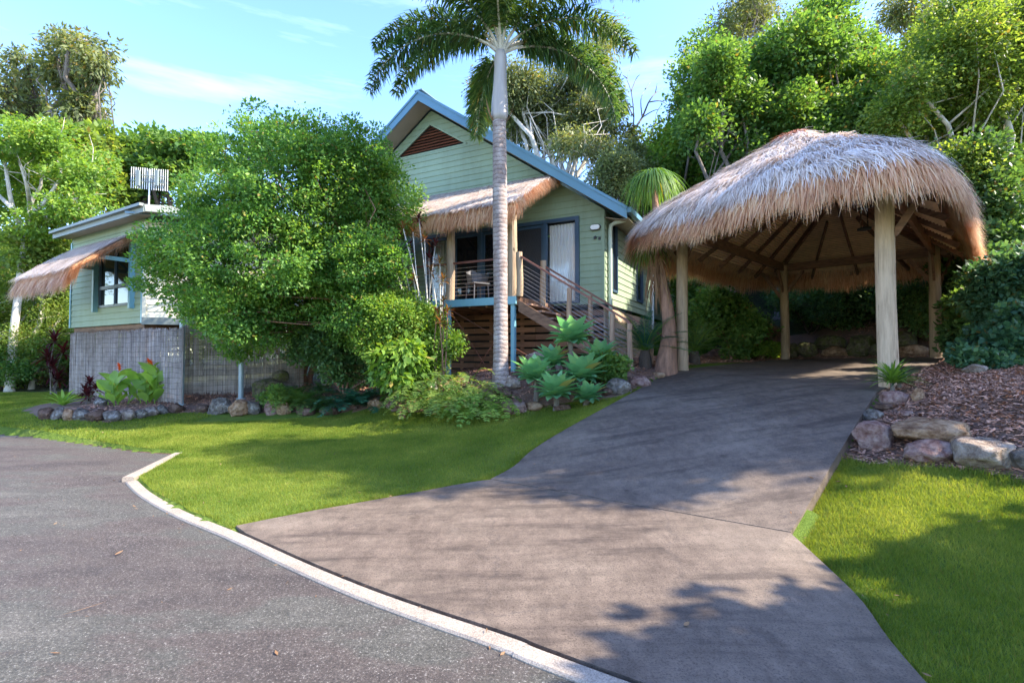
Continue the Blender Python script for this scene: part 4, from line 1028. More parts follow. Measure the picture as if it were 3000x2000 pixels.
def branches(mb, base, lobes, cl, r0, nst=1, fork=.45, nb=26, lean=None, straight=.03, twig=.25):
    base = np.array(base, float); cen = np.mean([c for c, r in lobes], axis=0)
    for k in range(nst):
        lb = [lobes[i] for i in range(len(lobes)) if i % nst == k] or lobes
        cc_ = np.mean([c for c, r in lb], axis=0); f = base + (cc_ - base) * fork; f[:2] = base[:2] + (cc_[:2] - base[:2]) * fork * .7
        b0 = base + (rng.normal(0, r0 * 1.2, 3) * V3(1, 1, 0) if nst > 1 else 0)
        r1 = r0 * .72; P = wob(b0, f, 6, straight); mb.tube([b0 - V3(0, 0, .15)] + P, [r0 * 1.5, r0 * 1.12] + list(np.linspace(r0, r1, 5)), 9)
        for c, r in lb:
            P = wob(f, np.array(c), 5, .06); mb.tube(P, list(np.linspace(r1 * .8, r1 * .3, 5)), 6)
            r = np.atleast_1d(r) * np.ones(3); near = cl[np.argsort(np.linalg.norm((cl - np.array(c)) / r, axis=1))[:400]]
            m_ = max(2, nb // len(lobes))
            for q in near[rng.integers(0, len(near), m_)]:
                s = P[rng.integers(1, 5)]; mb.tube(wob(s, q, 4, .08), list(np.linspace(r1 * twig, r1 * .05, 4)), 4)
def tree(name, label, cat, base, lobes, leaf, bark, r0=.15, ncl=200, per=40, cr=.4, L=.2, W=.07, nst=1, fork=.45, group=None, nb=30, droop=0, flat=.7, shell=.45, up=.9, out=.7, straight=.03, twig=.25, kid=('trunk', 'crown')):
    t = thing(name, base, label, cat, group)
    V, F, cl = clumpcloud(lobes, ncl, per, cr, L, W, droop, flat, shell, up, out)
    mb = MB(); branches(mb, base, lobes, cl, r0, nst, fork, nb, straight=straight, twig=twig)
    mb.build(kid[0], M[bark], t, smooth=True); mk(kid[1], V, F, M[leaf], t)
    return t
def LB_(D, lst, dj=.6, sq=(1, 1, .85)):
    out = []
    for i, (u, v, r) in enumerate(lst):
        d = D + dj * math.sin(i * 2.4 + D); c = atd(u, v, d); rr = r * 1.2755 / 1500 * d; out.append((c, V3(*sq) * rr))
    return out

# ---- the large shrub in front of the cabin ---------------------------------------
bb = gnd(700, 868, 9, 14)
lob = LB_(10.9, [(640, 400, 145), (522, 462, 100), (790, 420, 125), (432, 550, 75), (880, 480, 80), (600, 590, 140), (765, 600, 120), (430, 640, 80), (520, 715, 75), (670, 700, 95), (810, 700, 85), (700, 322, 62), (590, 325, 60), (800, 345, 58), (865, 400, 60), (380, 590, 55), (850, 600, 75), (740, 760, 55), (480, 680, 70), (600, 750, 60), (560, 780, 40)], .9, (1, .9, .85))
big = tree('large_shrub', 'huge rounded bushy green shrub hiding the middle of the house', 'shrub', bb, lob, 'l_bush', 'b_brown', .06, 1150, 135, .19, .075, .023, nst=8, fork=.4, nb=150, flat=.5, shell=.5, twig=.5)
V, F, _ = clumpcloud(lob, 420, 34, .13, .062, .02, -.25, .6, .93, .9, .8); mk('new_shoots', V, F, M['l_lime'], big)
# ---- background trees, left --------------------------------------------------------
p = lambda x, y: V3(x, y, gz(x, y))
b = atd(22, 890, 17.3); b = p(b[0], b[1])
t = thing('white_barked_tree', b, 'pale white barked tree forking beside the left cabin awning', 'tree')
lob = LB_(17.7, [(60, 330, 55), (130, 370, 60), (190, 400, 55), (20, 380, 55), (90, 430, 55), (170, 470, 50), (215, 370, 35), (30, 300, 35), (120, 320, 40), (10, 460, 50), (95, 520, 40)], 1.2)
V, F, cl = clumpcloud(lob, 300, 80, .27, .13, .04, .15, .35)
mb = MB(); q = [atd(*a, 17.3) for a in ((22, 890), (32, 760), (45, 650), (58, 540))]; mb.tube([q[0] - V3(0, 0, .3)] + q, [.18, .14, .12, .105, .095], 10)
for a in (((58, 540), (30, 480), (15, 400), (5, 330)), ((58, 540), (70, 470), (95, 420), (85, 350)), ((62, 500), (105, 460), (140, 400), (120, 350)), ((58, 540), (100, 510), (150, 470), (200, 440), (225, 400)), ((70, 470), (60, 420), (40, 360)), ((30, 480), (-10, 440), (-30, 400)), ((105, 500), (150, 500), (180, 470))):
    q = [atd(x, y, 17.3 + .5 * math.sin(i + x)) for i, (x, y) in enumerate(a)]; qs = smooth_line(q, 12); mb.tube(list(qs), list(np.linspace(.085, .02, 12)), 7)
    for k in (6, 8, 10, 11):
        for _ in range(2): e = qs[k] + rng.normal(0, .5, 3) + V3(0, 0, .5); mb.tube(wob(qs[k], e, 4, .08), [.022, .016, .01, .004], 4)
mb.build('trunk', M['b_white'], t, True); mk('crown', V, F, M['l_lime'], t)
b = atd(72, 890, 18.2); b = p(b[0], b[1])
tree('slender_tree', 'slender pale trunked tree just right of the white barked tree', 'tree', b, LB_(18.2, [(100, 540, 45), (150, 580, 45), (70, 580, 40), (120, 640, 40)], .8), 'l_yel', 'b_white', .09, 200, 45, .3, .16, .055, fork=.8, nb=20)
b = atd(200, 800, 27); b = p(b[0], b[1])
tree('tall_gum_tree', 'tall open gum tree rising highest at the far left', 'tree', b, LB_(27, [(180, 110, 42), (215, 150, 38), (150, 170, 42), (190, 200, 42), (170, 250, 45), (205, 270, 35), (130, 130, 25), (245, 120, 20), (190, 300, 45), (160, 95, 20)], 1.5, (1, 1, .9)), 'l_olive', 'b_grey', .38, 210, 50, .34, .32, .06, droop=.55, fork=.62, nb=60, shell=.25, straight=.02)
b = atd(60, 800, 29); b = p(b[0], b[1])
tree('tall_gum_tree', 'tall thin crowned gum tree at the left edge of the picture', 'tree', b, LB_(29, [(60, 150, 38), (30, 190, 32), (80, 200, 35), (10, 240, 35), (60, 250, 38), (95, 240, 25), (-30, 200, 40), (40, 130, 20)], 1.5), 'l_olive', 'b_dark', .2, 120, 45, .36, .32, .06, droop=.6, fork=.7, nb=50, shell=.25)
b = atd(345, 800, 25); b = p(b[0], b[1])
tree('broad_green_tree', 'dark green tree behind the television antenna', 'tree', b, LB_(25, [(310, 345, 32), (350, 340, 35), (385, 340, 28), (290, 380, 40), (345, 400, 50), (400, 385, 40), (300, 440, 45), (430, 330, 22), (460, 350, 30)], 1), 'l_mid', 'b_dark', .2, 300, 55, .36, .26, .10, fork=.6, nb=30)
b = atd(190, 800, 23); b = p(b[0], b[1])
tree('forked_grey_tree', 'thick grey forked trunk tree behind the cabin roof', 'tree', b, LB_(23, [(120, 400, 50), (200, 380, 55), (240, 440, 40), (150, 330, 40), (235, 330, 30)], 1), 'l_yel', 'b_grey', .22, 260, 50, .4, .25, .085, fork=.75, nb=14)
# ---- wood prototypes, copied for the mass behind -----------------------------------
def proto(nm, label, leaf, bark, h, w, ncl, per, L, W, droop=0, grp=None, cat='tree', lobn=8, cr=.42, seed=1, nst=1, r0=.14):
    r_ = np.random.default_rng(seed); lobes = []
    for i in range(lobn):
        a = i * 2.4; rr = w * .5 * math.sqrt((i + .5) / lobn); lobes.append((V3(math.cos(a) * rr, math.sin(a) * rr, h * (.40 + .48 * r_.uniform()) - rr * .25), V3(1, 1, .8) * w * r_.uniform(.13, .27)))
    if cat == 'tree': lobes.append((V3(0, 0, h * .88), V3(1, 1, .8) * w * .24))
    return tree(nm, label, cat, V3(0, 0, 0), lobes, leaf, bark, r0, ncl, int(per * 1.5), cr * 1.15, L * .8, W * .74, nst=nst, fork=.45, group=grp, nb=26, droop=droop)
def place(src, spots, first=True):
    for i, (x, y, sc_, rz) in enumerate(spots):
        o = src if (i == 0 and first) else copy_tree(src)
        o.location = (x, y, gz(x, y) - .1); o.rotation_euler = (0, 0, rz); o.scale = (sc_, sc_, sc_ * (1 + .08 * math.sin(i * 3)))
wl_ = 'bushy yellow green tree in the sunlit wood left of and behind the cabin'
W1 = proto('wood_tree', wl_, 'l_yel', 'b_white', 6.4, 5.2, 190, 75, .15, .055, grp='yellow green trees of the left wood', seed=3, cr=.36, lobn=12)
def sp(ud, D, s, rz, dx=0): c = atd(ud, 700, D); return (c[0], c[1], s, rz)
place(W1, [sp(-60, 20, 1.1, 0), sp(60, 22, .85, 1), sp(235, 22, .85, 3), sp(-150, 24, 1.4, 4), sp(20, 25, 1.2, 5), sp(300, 24, .95, 0.5), sp(380, 23, .85, 1.5), sp(460, 24, 1.1, 2.5), sp(130, 18.8, .62, 3.3), sp(-20, 18, .7, 2.2), sp(560, 25, 1.1, 4.4), sp(680, 26, 1.0, .9), sp(800, 27, .8, 1.9)])
wl_ = 'dark bushy tree in the shade deep inside the left wood'
W2 = proto('wood_tree', wl_, 'l_mid', 'b_dark', 7, 6, 300, 55, .26, .10, grp='dark trees of the left wood', seed=5, lobn=11)
place(W2, [sp(-20, 30, .95, 1), sp(80, 31, .9, 2), sp(170, 28, .85, 3), sp(260, 31, .8, 4), sp(-120, 31, 1.2, 0), sp(430, 31, .9, 3), sp(540, 32, 1.0, 3)])
wl_ = 'leafy low shrub in the undergrowth left of the cabin'
W3 = proto('undergrowth_shrub', wl_, 'l_mid', 'b_dark', 2.6, 3.0, 170, 55, .13, .05, cat='shrub', grp='undergrowth shrubs left of the cabin', lobn=6, cr=.26, seed=8, nst=3, r0=.03)
place(W3, [sp(-40, 19, 1.1, 1), sp(50, 19.5, 1, 2), sp(105, 19, .8, 3), sp(150, 18.6, .9, 4), sp(0, 17.5, .8, 0), sp(200, 20, 1.1, 3), sp(-90, 18, 1, 5), sp(80, 21, 1.4, 1), sp(160, 21, 1.4, 1)])
# ---- behind the cottage --------------------------------------------------------------
def bg(name, label, base, D, lst, leaf, bark, r0, ncl, per, L, W, **k):
    b = atd(base, 700, D); b = p(b[0], b[1])
    sq = k.pop('sq', (1, 1, .85)); dj = k.pop('dj', 1.3)
    k['cr'] = k.get('cr', .4) * 1.18
    return tree(name, label, 'tree', b, LB_(D, lst, dj, sq), leaf, bark, r0, ncl, int(per * 1.6), L=L * .76, W=W * .72, **k)
bg('gum_tree', 'olive gum tree with drooping leaves straight behind the palm trunk', 1290, 23, [(1200, 200, 50), (1260, 220, 55), (1330, 200, 50), (1370, 250, 42), (1240, 290, 50), (1320, 290, 45), (1180, 270, 45), (1130, 250, 38), (1370, 140, 32), (1395, 90, 25), (1385, 215, 30), (1150, 180, 35), (1110, 220, 25)], 'l_olive', 'b_white', .24, 520, 55, .26, .05, cr=.36, droop=.6, fork=.5, nb=90, shell=.3)
bg('gum_tree', 'small gum tree with thin bare stems above the cottage roof ridge', 1340, 20, [(1390, 300, 25), (1300, 330, 22), (1375, 345, 20), (1410, 250, 18), (1345, 330, 16)], 'l_olive', 'b_white', .10, 90, 45, .22, .045, cr=.3, droop=.6, nst=5, fork=.75, nb=40, shell=.2)
bg('pale_green_tree', 'rounded pale green tree between the cottage roof and the carport', 1420, 18, [(1420, 385, 32), (1445, 350, 22), (1400, 420, 28), (1440, 430, 30), (1470, 400, 22)], 'l_olive', 'b_grey', .10, 190, 60, .13, .045, cr=.26, fork=.5)
bg('leafy_tree', 'yellow green leafy tree above the left end of the thatched roof', 1560, 21, [(1530, 330, 38), (1580, 300, 32), (1600, 350, 42), (1550, 390, 42), (1500, 380, 35), (1620, 290, 25), (1640, 400, 45), (1585, 420, 40)], 'l_lime', 'b_grey', .15, 330, 55, .2, .08, cr=.34, fork=.5)
# bare dead tree
b = atd(1445, 700, 22); b = p(b[0], b[1]); t = thing('dead_tree', b, 'leafless dead tree standing bare against the blue sky', 'tree')
mb = MB()
tw = [((1452, 420), (1452, 330), (1456, 270), (1450, 210), (1440, 180), (1452, 150)), ((1455, 300), (1475, 270), (1490, 235), (1505, 215), (1522, 205)), ((1456, 270), (1430, 215), (1422, 180)), ((1475, 270), (1472, 230), (1482, 205)), ((1490, 235), (1515, 232), (1532, 240)), ((1452, 345), (1490, 320), (1505, 290), (1530, 275), (1545, 262)), ((1505, 290), (1508, 260), (1520, 240)), ((1450, 210), (1462, 180), (1470, 172)), ((1430, 215), (1415, 200)), ((1452, 330), (1430, 300), (1420, 275)), ((1422, 180), (1428, 165)), ((1505, 215), (1510, 190)), ((1440, 180), (1430, 172)), ((1482, 205), (1494, 190)), ((1530, 275), (1536, 255)), ((1475, 270), (1500, 255), (1520, 250))]
for i, a in enumerate(tw):
    q = [atd(x, y, 22 + .4 * math.sin(j * 1.7 + i) * (j > 0 or i == 0)) for j, (x, y) in enumerate(a)]
    if i == 0: q = [b - V3(0, 0, .2)] + q
    q2 = list(smooth_line(q, len(q) * 4)); r_ = .10 if i == 0 else .055 if i in (1, 5) else .03; mb.tube(q2, list(np.linspace(r_, .009, len(q2))), 6)
mb.build('trunk', M['b_grey'], t, True)
V, F, _ = clumpcloud(LB_(22, [(1455, 305, 14), (1440, 300, 9)], .2), 14, 40, .2, .13, .045); mk('crown', V, F, M['l_olive'], t)  # small leaf tuft on the dead trunk, not a full crown
# ---- wooded hillside right -----------------------------------------------------------
bg('broad_hill_tree', 'big glossy green tree crowning the hill behind the thatched roof', 1800, 19, [(1890, 60, 48), (1950, 110, 48), (1810, 120, 60), (1870, 170, 75), (1960, 190, 55), (1760, 190, 60), (1700, 170, 52), (1660, 220, 45), (1740, 270, 60), (1830, 270, 70), (1920, 270, 60), (1620, 110, 25), (1600, 180, 35), (1690, 290, 40), (1985, 140, 30), (1880, 110, 50), (1590, 240, 30), (1990, 250, 35), (1700, 350, 50), (1780, 340, 55), (1860, 345, 55), (1940, 335, 50), (1650, 350, 40), (1800, 270, 50)], 'l_mid', 'b_grey', .3, 1050, 85, .19, .075, cr=.36, fork=.4, nb=80, dj=1.6)
bg('broad_hill_tree', 'lighter leafy tree in front of the big hill tree, left side', 1690, 17.6, [(1650, 150, 30), (1680, 190, 38), (1640, 230, 35), (1700, 240, 35), (1720, 300, 30), (1610, 290, 30), (1680, 320, 35)], 'l_mid', 'b_grey', .16, 260, 60, .19, .07, cr=.3, fork=.4)
bg('sparse_gum_tree', 'sparse gum tree with open crown peeking over the hill at the top', 1730, 28, [(1700, 40, 32), (1660, 60, 25), (1740, 20, 30), (1690, 90, 25), (1760, 50, 25), (1650, 110, 18), (1720, -10, 30)], 'l_olive', 'b_grey', .14, 150, 34, .32, .055, cr=.42, droop=.4, fork=.75, nb=60, shell=.2)
bg('sparse_gum_tree', 'sparse gum tree with bare twigs in the gap at the top right', 1840, 29, [(1840, 40, 22), (1870, 20, 20), (1820, 70, 16)], 'l_olive', 'b_grey', .12, 50, 25, .3, .05, cr=.4, droop=.4, fork=.8, nb=50, shell=.2)
bg('leaning_hill_tree', 'light green tree with pale slanting branches in the top right corner', 2330, 15, [(2300, 60, 75), (2220, 110, 70), (2150, 170, 60), (2330, 180, 80), (2240, 220, 70), (2160, 260, 55), (2100, 200, 35), (2300, 310, 75), (2220, 330, 60), (2370, 60, 80), (2130, 90, 28), (2200, 30, 50), (2110, 290, 40), (2350, 400, 70), (2180, 400, 50), (2120, 340, 45), (2250, 390, 50), (2060, 270, 40)], 'l_yel', 'b_white', .2, 1050, 80, .14, .05, cr=.3, fork=.35, nb=90, dj=1.5, droop=.15)
bg('sparse_gum_tree', 'thin leaved gum branches hanging at the top edge near the corner', 2160, 24, [(2090, 25, 28), (2060, 40, 22), (2130, 60, 26), (2170, 20, 35), (2100, 90, 18), (2050, 10, 18)], 'l_olive', 'b_grey', .12, 130, 40, .25, .05, cr=.36, droop=.5, fork=.8, nb=40, shell=.2)
bg('round_hill_tree', 'blue green tree filling the dip between the two big hill trees', 2040, 20, [(2020, 200, 40), (2060, 240, 45), (2000, 270, 45), (2070, 300, 50), (2010, 330, 50), (2050, 160, 25), (1950, 330, 50), (2100, 350, 45)], 'l_mid', 'b_grey', .2, 360, 58, .22, .09, cr=.36, fork=.45)
bg('dark_hill_tree', 'dark leaved tree directly right of the thatched roof', 2230, 14.5, [(2200, 420, 50), (2260, 460, 55), (2310, 420, 55), (2330, 500, 60), (2240, 370, 45), (2170, 380, 40), (2280, 540, 45), (2350, 560, 50), (2290, 370, 50)], 'l_dark', 'b_dark', .14, 420, 66, .16, .07, cr=.28, fork=.4)
bg('vine_draped_tree', 'tangled dark branches and grey stems low on the hill right of the roof', 2140, 17.5, [(2120, 330, 40), (2160, 350, 40), (2080, 350, 35), (2190, 320, 30), (2130, 400, 40)], 'l_dark', 'b_white', .07, 170, 50, .2, .08, cr=.34, nst=6, fork=.7, nb=60)
wl_ = 'bushy green tree in the dense wood covering the hillside behind the carport'
H1 = proto('hillside_tree', wl_, 'l_mid', 'b_dark', 6.5, 6, 340, 62, .22, .09, grp='green trees of the hillside wood', seed=11, cr=.36, lobn=12)
place(H1, [(9, 23, 1, 0), (13, 21, 1.0, 1), (17, 19, 1, 2), (21, 17, 1.0, 3), (12, 26, 1.15, 4), (18, 24, 1.1, 5), (23, 21, 1.1, 0.3), (6, 26, .8, 1.3), (27, 16, 1.0, 2.3), (26, 26, 1.0, 1.2), (3, 30, .9, 3), (-2, 32, .9, 2)])
wl_ = 'dark shaded tree low in the hillside wood behind the carport'
H2_ = proto('hillside_tree', wl_, 'l_dark', 'b_dark', 5, 5, 300, 58, .19, .085, grp='dark trees of the hillside wood', seed=13, cr=.34)
place(H2_, [(12.5, 21.5, .8, 0), (9.5, 22.5, .8, 2), (18, 16.5, .7, 3), (18, 13.5, .6, 4), (6, 25, .75, 5), (14, 25, 1.2, 1), (22, 15, .8, 2), (3, 27, .8, 4)])
# hillside understorey
wl_ = 'dark leafy shrub of the planting on the bank behind the carport'
H3_ = proto('bank_shrub', wl_, 'l_dark', 'b_dark', 1.9, 2.2, 150, 62, .10, .045, cat='shrub', grp='dark shrubs on the bank behind the carport', lobn=6, cr=.2, seed=17, nst=3, r0=.025)
place(H3_, [sp(1860, 16.8, 1, 0), sp(1930, 16.6, 1.05, 1), sp(1990, 16, 1.0, 2), sp(1890, 18.5, 1.2, 3), sp(1960, 18.2, 1.2, 4), sp(2070, 15.2, 1, 5), sp(2110, 15.6, 1.05, 0), sp(2030, 16.5, 1.1, 2), sp(2150, 14.6, 1, 1), sp(2190, 13.6, .9, 4), sp(2090, 17.5, 1.3, 4), sp(2150, 16.8, 1.3, 3)])
def shr(name, label, D, lst, leaf, base, **k):
    kk = dict(r0=.025, ncl=150, per=60, cr=.13, L=.08, W=.03, nst=4, fork=.4, nb=30, bark='b_brown', dj=.25); kk.update(k)
    b = atd(base[0], base[1], D); b = p(b[0], b[1]); dj = kk.pop('dj'); bark = kk.pop('bark'); cat = kk.pop('cat', 'shrub')
    return tree(name, label, cat, b, LB_(D, lst, dj, (1, 1, .9)), leaf, bark, kid=('stem', 'foliage'), **kk)
shr('leafy_shrub', 'bright leafy shrub under the left side of the carport roof', 14.8, [(1670, 720, 42), (1710, 750, 40), (1640, 700, 35), (1690, 790, 25), (1620, 740, 30)], 'l_mid', (1680, 815), ncl=240, cr=.17, L=.10, W=.045)
shr('leafy_shrub', 'loose green shrub behind the dark cycad by the carport', 17, [(1620, 660, 40), (1600, 700, 35), (1580, 650, 30)], 'l_mid', (1610, 780), ncl=150, cr=.2, L=.12, W=.05)
shr('dry_shrub', 'dry brownish twiggy plant beside the back left carport post', 15.6, [(1750, 765, 22), (1775, 770, 16), (1730, 775, 14)], 'l_dry', (1752, 795), ncl=70, cr=.14, L=.12, W=.008, bark='b_brown')
shr('low_shrub', 'low bright green ground shrub on the bank near the back left post', 15.2, [(1770, 800, 13), (1740, 802, 11), (1715, 805, 10)], 'l_lime', (1750, 815), ncl=60, cr=.12, L=.07, W=.03)
# right-hand garden shrubs
shr('broadleaf_shrub', 'large dark broadleaf shrub against the back right carport post', 11.5, [(2225, 765, 34), (2250, 720, 42), (2240, 790, 34), (2270, 670, 45), (2215, 805, 20), (2220, 700, 25)], 'l_dark', (2215, 830), ncl=330, cr=.15, L=.11, W=.05)
shr('broadleaf_shrub', 'silvery blue green shrub highest at the right edge', 9.6, [(2300, 640, 50), (2340, 700, 55), (2280, 700, 42), (2370, 630, 60), (2310, 760, 42)], 'l_blue', (2320, 850), ncl=380, cr=.14, L=.10, W=.035)
shr('broadleaf_shrub', 'mid green shrub with rounded leaves in front of the silvery one', 8.6, [(2290, 790, 36), (2330, 800, 42), (2250, 810, 26), (2360, 740, 45), (2340, 850, 30)], 'l_blue', (2320, 870), ncl=300, cr=.12, L=.10, W=.045)
shr('creeping_shrub', 'low blue green ground shrub spilling over the mulch at right', 8.0, [(2240, 826, 14), (2275, 834, 18), (2310, 845, 22), (2345, 862, 26), (2215, 820, 9)], 'l_blue', (2300, 862), ncl=200, cr=.09, L=.075, W=.035)
shr('tall_bank_shrub', 'tall layered dark shrub under the right end of the thatch', 12.8, [(2290, 560, 45), (2320, 600, 45), (2260, 610, 40), (2350, 540, 45), (2240, 650, 40), (2200, 640, 30)], 'l_dark', (2290, 740), ncl=340, cr=.2, L=.13, W=.06, r0=.05)
shr('tall_bank_shrub', 'bright green shrub between the back right post and the dark shrubs', 13.8, [(2180, 670, 32), (2210, 700, 32), (2160, 700, 26), (2200, 650, 25)], 'l_mid', (2180, 780), ncl=200, cr=.17, L=.10, W=.045)
# garden shrubs in front of the house
shr('lime_shrub', 'fine leaved lime green shrub left of the raised deck', 10.5, [(900, 730, 50), (955, 745, 55), (1000, 790, 42), (865, 780, 45), (930, 700, 36), (915, 800, 50), (975, 830, 40), (1035, 790, 22), (870, 700, 30)], 'l_lime', (930, 900), ncl=560, per=75, cr=.13, L=.062, W=.02, nst=6)
shr('broadleaf_plant', 'plant with larger pointed bright leaves before the lime shrub', 9.9, [(925, 810, 34), (895, 835, 28), (950, 850, 30), (915, 865, 22), (880, 860, 14)], 'l_lime', (925, 925), ncl=85, per=18, cr=.14, L=.17, W=.05, droop=.7, nst=4)
shr('small_shrub', 'little dark bush at the foot of the stair beside the agaves', 9.5, [(1385, 835, 22), (1405, 850, 20), (1370, 865, 16), (1420, 838, 12)], 'l_mid', (1390, 890), ncl=110, cr=.10, L=.08, W=.03)
shr('small_shrub', 'tiny green bush among the rocks left of the ferns', 11.2, [(635, 905, 16), (615, 915, 12), (650, 920, 10)], 'l_mid', (632, 930), ncl=50, cr=.08, L=.06, W=.025)
shr('shade_shrub', 'dark shrub in the shade behind the front garden cycad', 11.4, [(760, 800, 45), (830, 800, 45), (700, 810, 30), (880, 850, 35), (790, 840, 40)], 'l_dark', (790, 880), ncl=220, cr=.16, L=.08, W=.03)
# tall grass on the slope behind the carport (stuff)
n = 60000
x = rng.uniform(3.5, 9.5, n); y = rng.uniform(15.8, 23, n); k = ~inpoly(x, y, DRIVEPOLY) & (x > 3.2 + (y - 16) * .25) & (x < 5.2 + (y - 15) * .75); x, y = x[k], y[k]; z = hz(x, y); n = len(x)
a = rng.uniform(0, 6.28, n); h = rng.uniform(.35, .85, n); dd = np.c_[np.cos(a), np.sin(a), np.zeros(n)]; B = np.c_[x, y, z]; W_ = rng.uniform(.005, .011, n)
s_ = np.c_[-dd[:, 1], dd[:, 0], np.zeros(n)] * W_[:, None]; m_ = B + dd * (h * .15)[:, None] + np.c_[np.zeros((n, 2)), h * .6]; tp = B + dd * (h * .5)[:, None] + np.c_[np.zeros((n, 2)), h * .95]
V = np.stack([B - s_, B + s_, m_ + s_ * .8, m_ - s_ * .8, tp + s_ * .15, tp - s_ * .15], 1).reshape(-1, 3); i = np.arange(n)[:, None] * 6
o = mk('tall_grass', V, np.concatenate([i + np.array([[0, 1, 2, 3]]), i + np.array([[3, 2, 4, 5]])]), M['l_grass']); tag(o, 'tall soft green grass covering the slope behind the carport', 'grass', kind='stuff')

# unseen trees added past the right edge, placed and sized to shade driveway and lawn
for i, (x, y, h, w_, lf, lab) in enumerate([(11.4, 5.5, 6.0, 3.6, 'l_mid', 'unseen bushy bank tree added for shade beyond the right edge, level with the rock edging'), (7.3, 1.1, 5.2, 2.6, 'l_mid', 'smaller unseen tree beyond the right edge, level with the right lawn')]):
    z0 = gz(x, y) - .1; r_ = np.random.default_rng(40 + i)
    lobes = [(V3(x + r_.normal(0, w_ * .22), y + r_.normal(0, w_ * .28), z0 + h * k), V3(1, 1.1, .62) * w_ * r_.uniform(.24, .36)) for k in np.linspace(.45, .95, 8)]
    tree('unseen_bank_tree', lab, 'tree', V3(x, y, z0), lobes, lf, 'b_grey', .16, 330, 70, .3, .2, .085, fork=.5, nb=30)
for i, (x, y, h, lab) in enumerate([(12.2, 4.4, 12.4, 'unseen slender gum added for shade beyond the right edge, level with the lawn corner'), (13.4, 5.4, 9.6, 'unseen middle gum added for shade beyond the right edge, beside the road'), (14.8, 4.7, 12.5, 'unseen gum added for shade beyond the right edge, farthest from the road')]):
    z0 = gz(x, y) - .1; r_ = np.random.default_rng(60 + i)
    lobes = [(V3(x + r_.normal(0, .6), y + r_.normal(0, .5), z0 + h * k), V3(.9, .8, .6) * r_.uniform(.5, .95)) for k in np.linspace(.56, .98, 10)]
    tree('unseen_shade_gum', lab, 'tree', V3(x, y, z0), lobes, 'l_olive', 'b_white', .15, 150, 60, .36, .22, .06, fork=.6, nb=30, droop=.4, shell=.2)

# ---- fronds and rosettes --------------------------------------------------------------
def ribbon_leaf(P, w, up, fold=.0, mbv=None):
    """strap leaf: centreline P, half widths w"""
    P = np.array(P); T = np.gradient(P, axis=0); T = nrm(T); X = nrm(np.cross(T, np.array(up)[None])); Nn = np.cross(X, T); w = np.array(w)[:, None]
    V = np.stack([P - X * w + Nn * w * fold, P, P + X * w + Nn * w * fold], 1).reshape(-1, 3); F = []
    for i in range(len(P) - 1): a = i * 3; F += [(a, a + 1, a + 4, a + 3), (a + 1, a + 2, a + 5, a + 4)]
    return V, F
def arc(base, az, e0, e1, L, n=8, pw=1.0):
    P = [np.array(base, float)]; d = V3(math.cos(az), math.sin(az), 0)
    for i in range(n - 1):
        e = e0 + (e1 - e0) * ((i + .5) / (n - 1)) ** pw; P.append(P[-1] + (d * math.cos(e) + V3(0, 0, 1) * math.sin(e)) * L / (n - 1))
    return np.array(P)
def frond(P, Ll, n, w, planes=(0,), droop=.3, fwd=.6, start=.12, taper=1.0, seg=2, jit=.1):
    """feather frond along the curve P; returns leaflet quads and a rachis tube"""
    P = smooth_line(P, 40); T = nrm(np.gradient(P, axis=0)); S = np.cross(T, [0, 0, 1]); S = nrm(S); U = np.cross(S, T)
    Vs = []; 
    for pl in planes:
        t = np.linspace(start, .995, n) + rng.uniform(-.5, .5, n) / n; t = np.clip(t, 0, 1); i = np.clip((t * 39).astype(int), 0, 39)
        sh = np.minimum(1, (t - start + .08) / .18) * np.minimum(1, (1.04 - t) / .45) ** (.7 * taper); L = Ll * (.25 + .75 * sh) * rng.uniform(.85, 1.1, n)
        for sg in (-1, 1):
            an = pl + rng.normal(0, jit, n); side = S[i] * sg * np.cos(an)[:, None] + U[i] * np.sin(an)[:, None]
            D = nrm(side + T[i] * fwd + rng.normal(0, jit * .6, (n, 3))); B = P[i]; X = nrm(np.cross(D, U[i] + rng.normal(0, .2, (n, 3))))
            m1 = B + D * L[:, None] * .5; D2 = D.copy(); D2[:, 2] -= droop; D2 = nrm(D2); tp = m1 + D2 * L[:, None] * .5; W_ = (w * rng.uniform(.8, 1.15, n))[:, None]
            Vs.append(np.stack([B - X * W_ * .5, B + X * W_ * .5, m1 + X * W_, m1 - X * W_, tp + X * W_ * .12, tp - X * W_ * .12], 1).reshape(-1, 3))
    V = np.vstack(Vs); k = len(V) // 6; i = np.arange(k)[:, None] * 6; F = np.concatenate([i + np.array([[0, 1, 2, 3]]), i + np.array([[3, 2, 4, 5]])])
    return V, F, P
# foxtail-like palm in front of the deck
PB = atd(1150, 872, 10.0); PB = p(PB[0], PB[1])
palm = thing('palm_tree', PB, 'tall single trunk palm with smooth grey crownshaft before the deck', 'palm tree')
ptop = atd(1147, 280, 10.0); q = [PB - V3(0, 0, .2), PB + V3(.0, 0, .1), PB + V3(0, 0, .6), atd(1150, 700, 10), atd(1149, 560, 10), atd(1148, 420, 10), ptop]
mb = MB(); qq = smooth_line(q, 60); rr = np.interp(qq[:, 2] - PB[2], [-.2, .1, .5, 1.6, 3.4, 5.4], [.19, .17, .145, .135, .145, .13]); rr = rr * (1 + .02 * np.sin(qq[:, 2] * 31)); mb.tube(list(qq), list(rr), 20)
mb.build('trunk', M['palmtrunk'], palm, True)
cs1 = atd(1150, 118, 10.0); h_ = cs1[2] - ptop[2]
mb = MB(); pts = [ptop + (cs1 - ptop) * t for t in np.linspace(0, 1, 14)]; mb.tube(pts, list(np.interp(np.linspace(0, 1, 14), [0, .08, .25, .5, .75, .93, 1], [.135, .165, .165, .135, .12, .125, .09])), 20)
mb.build('crownshaft', M['crownshaft'], palm, True)
mb = MB()
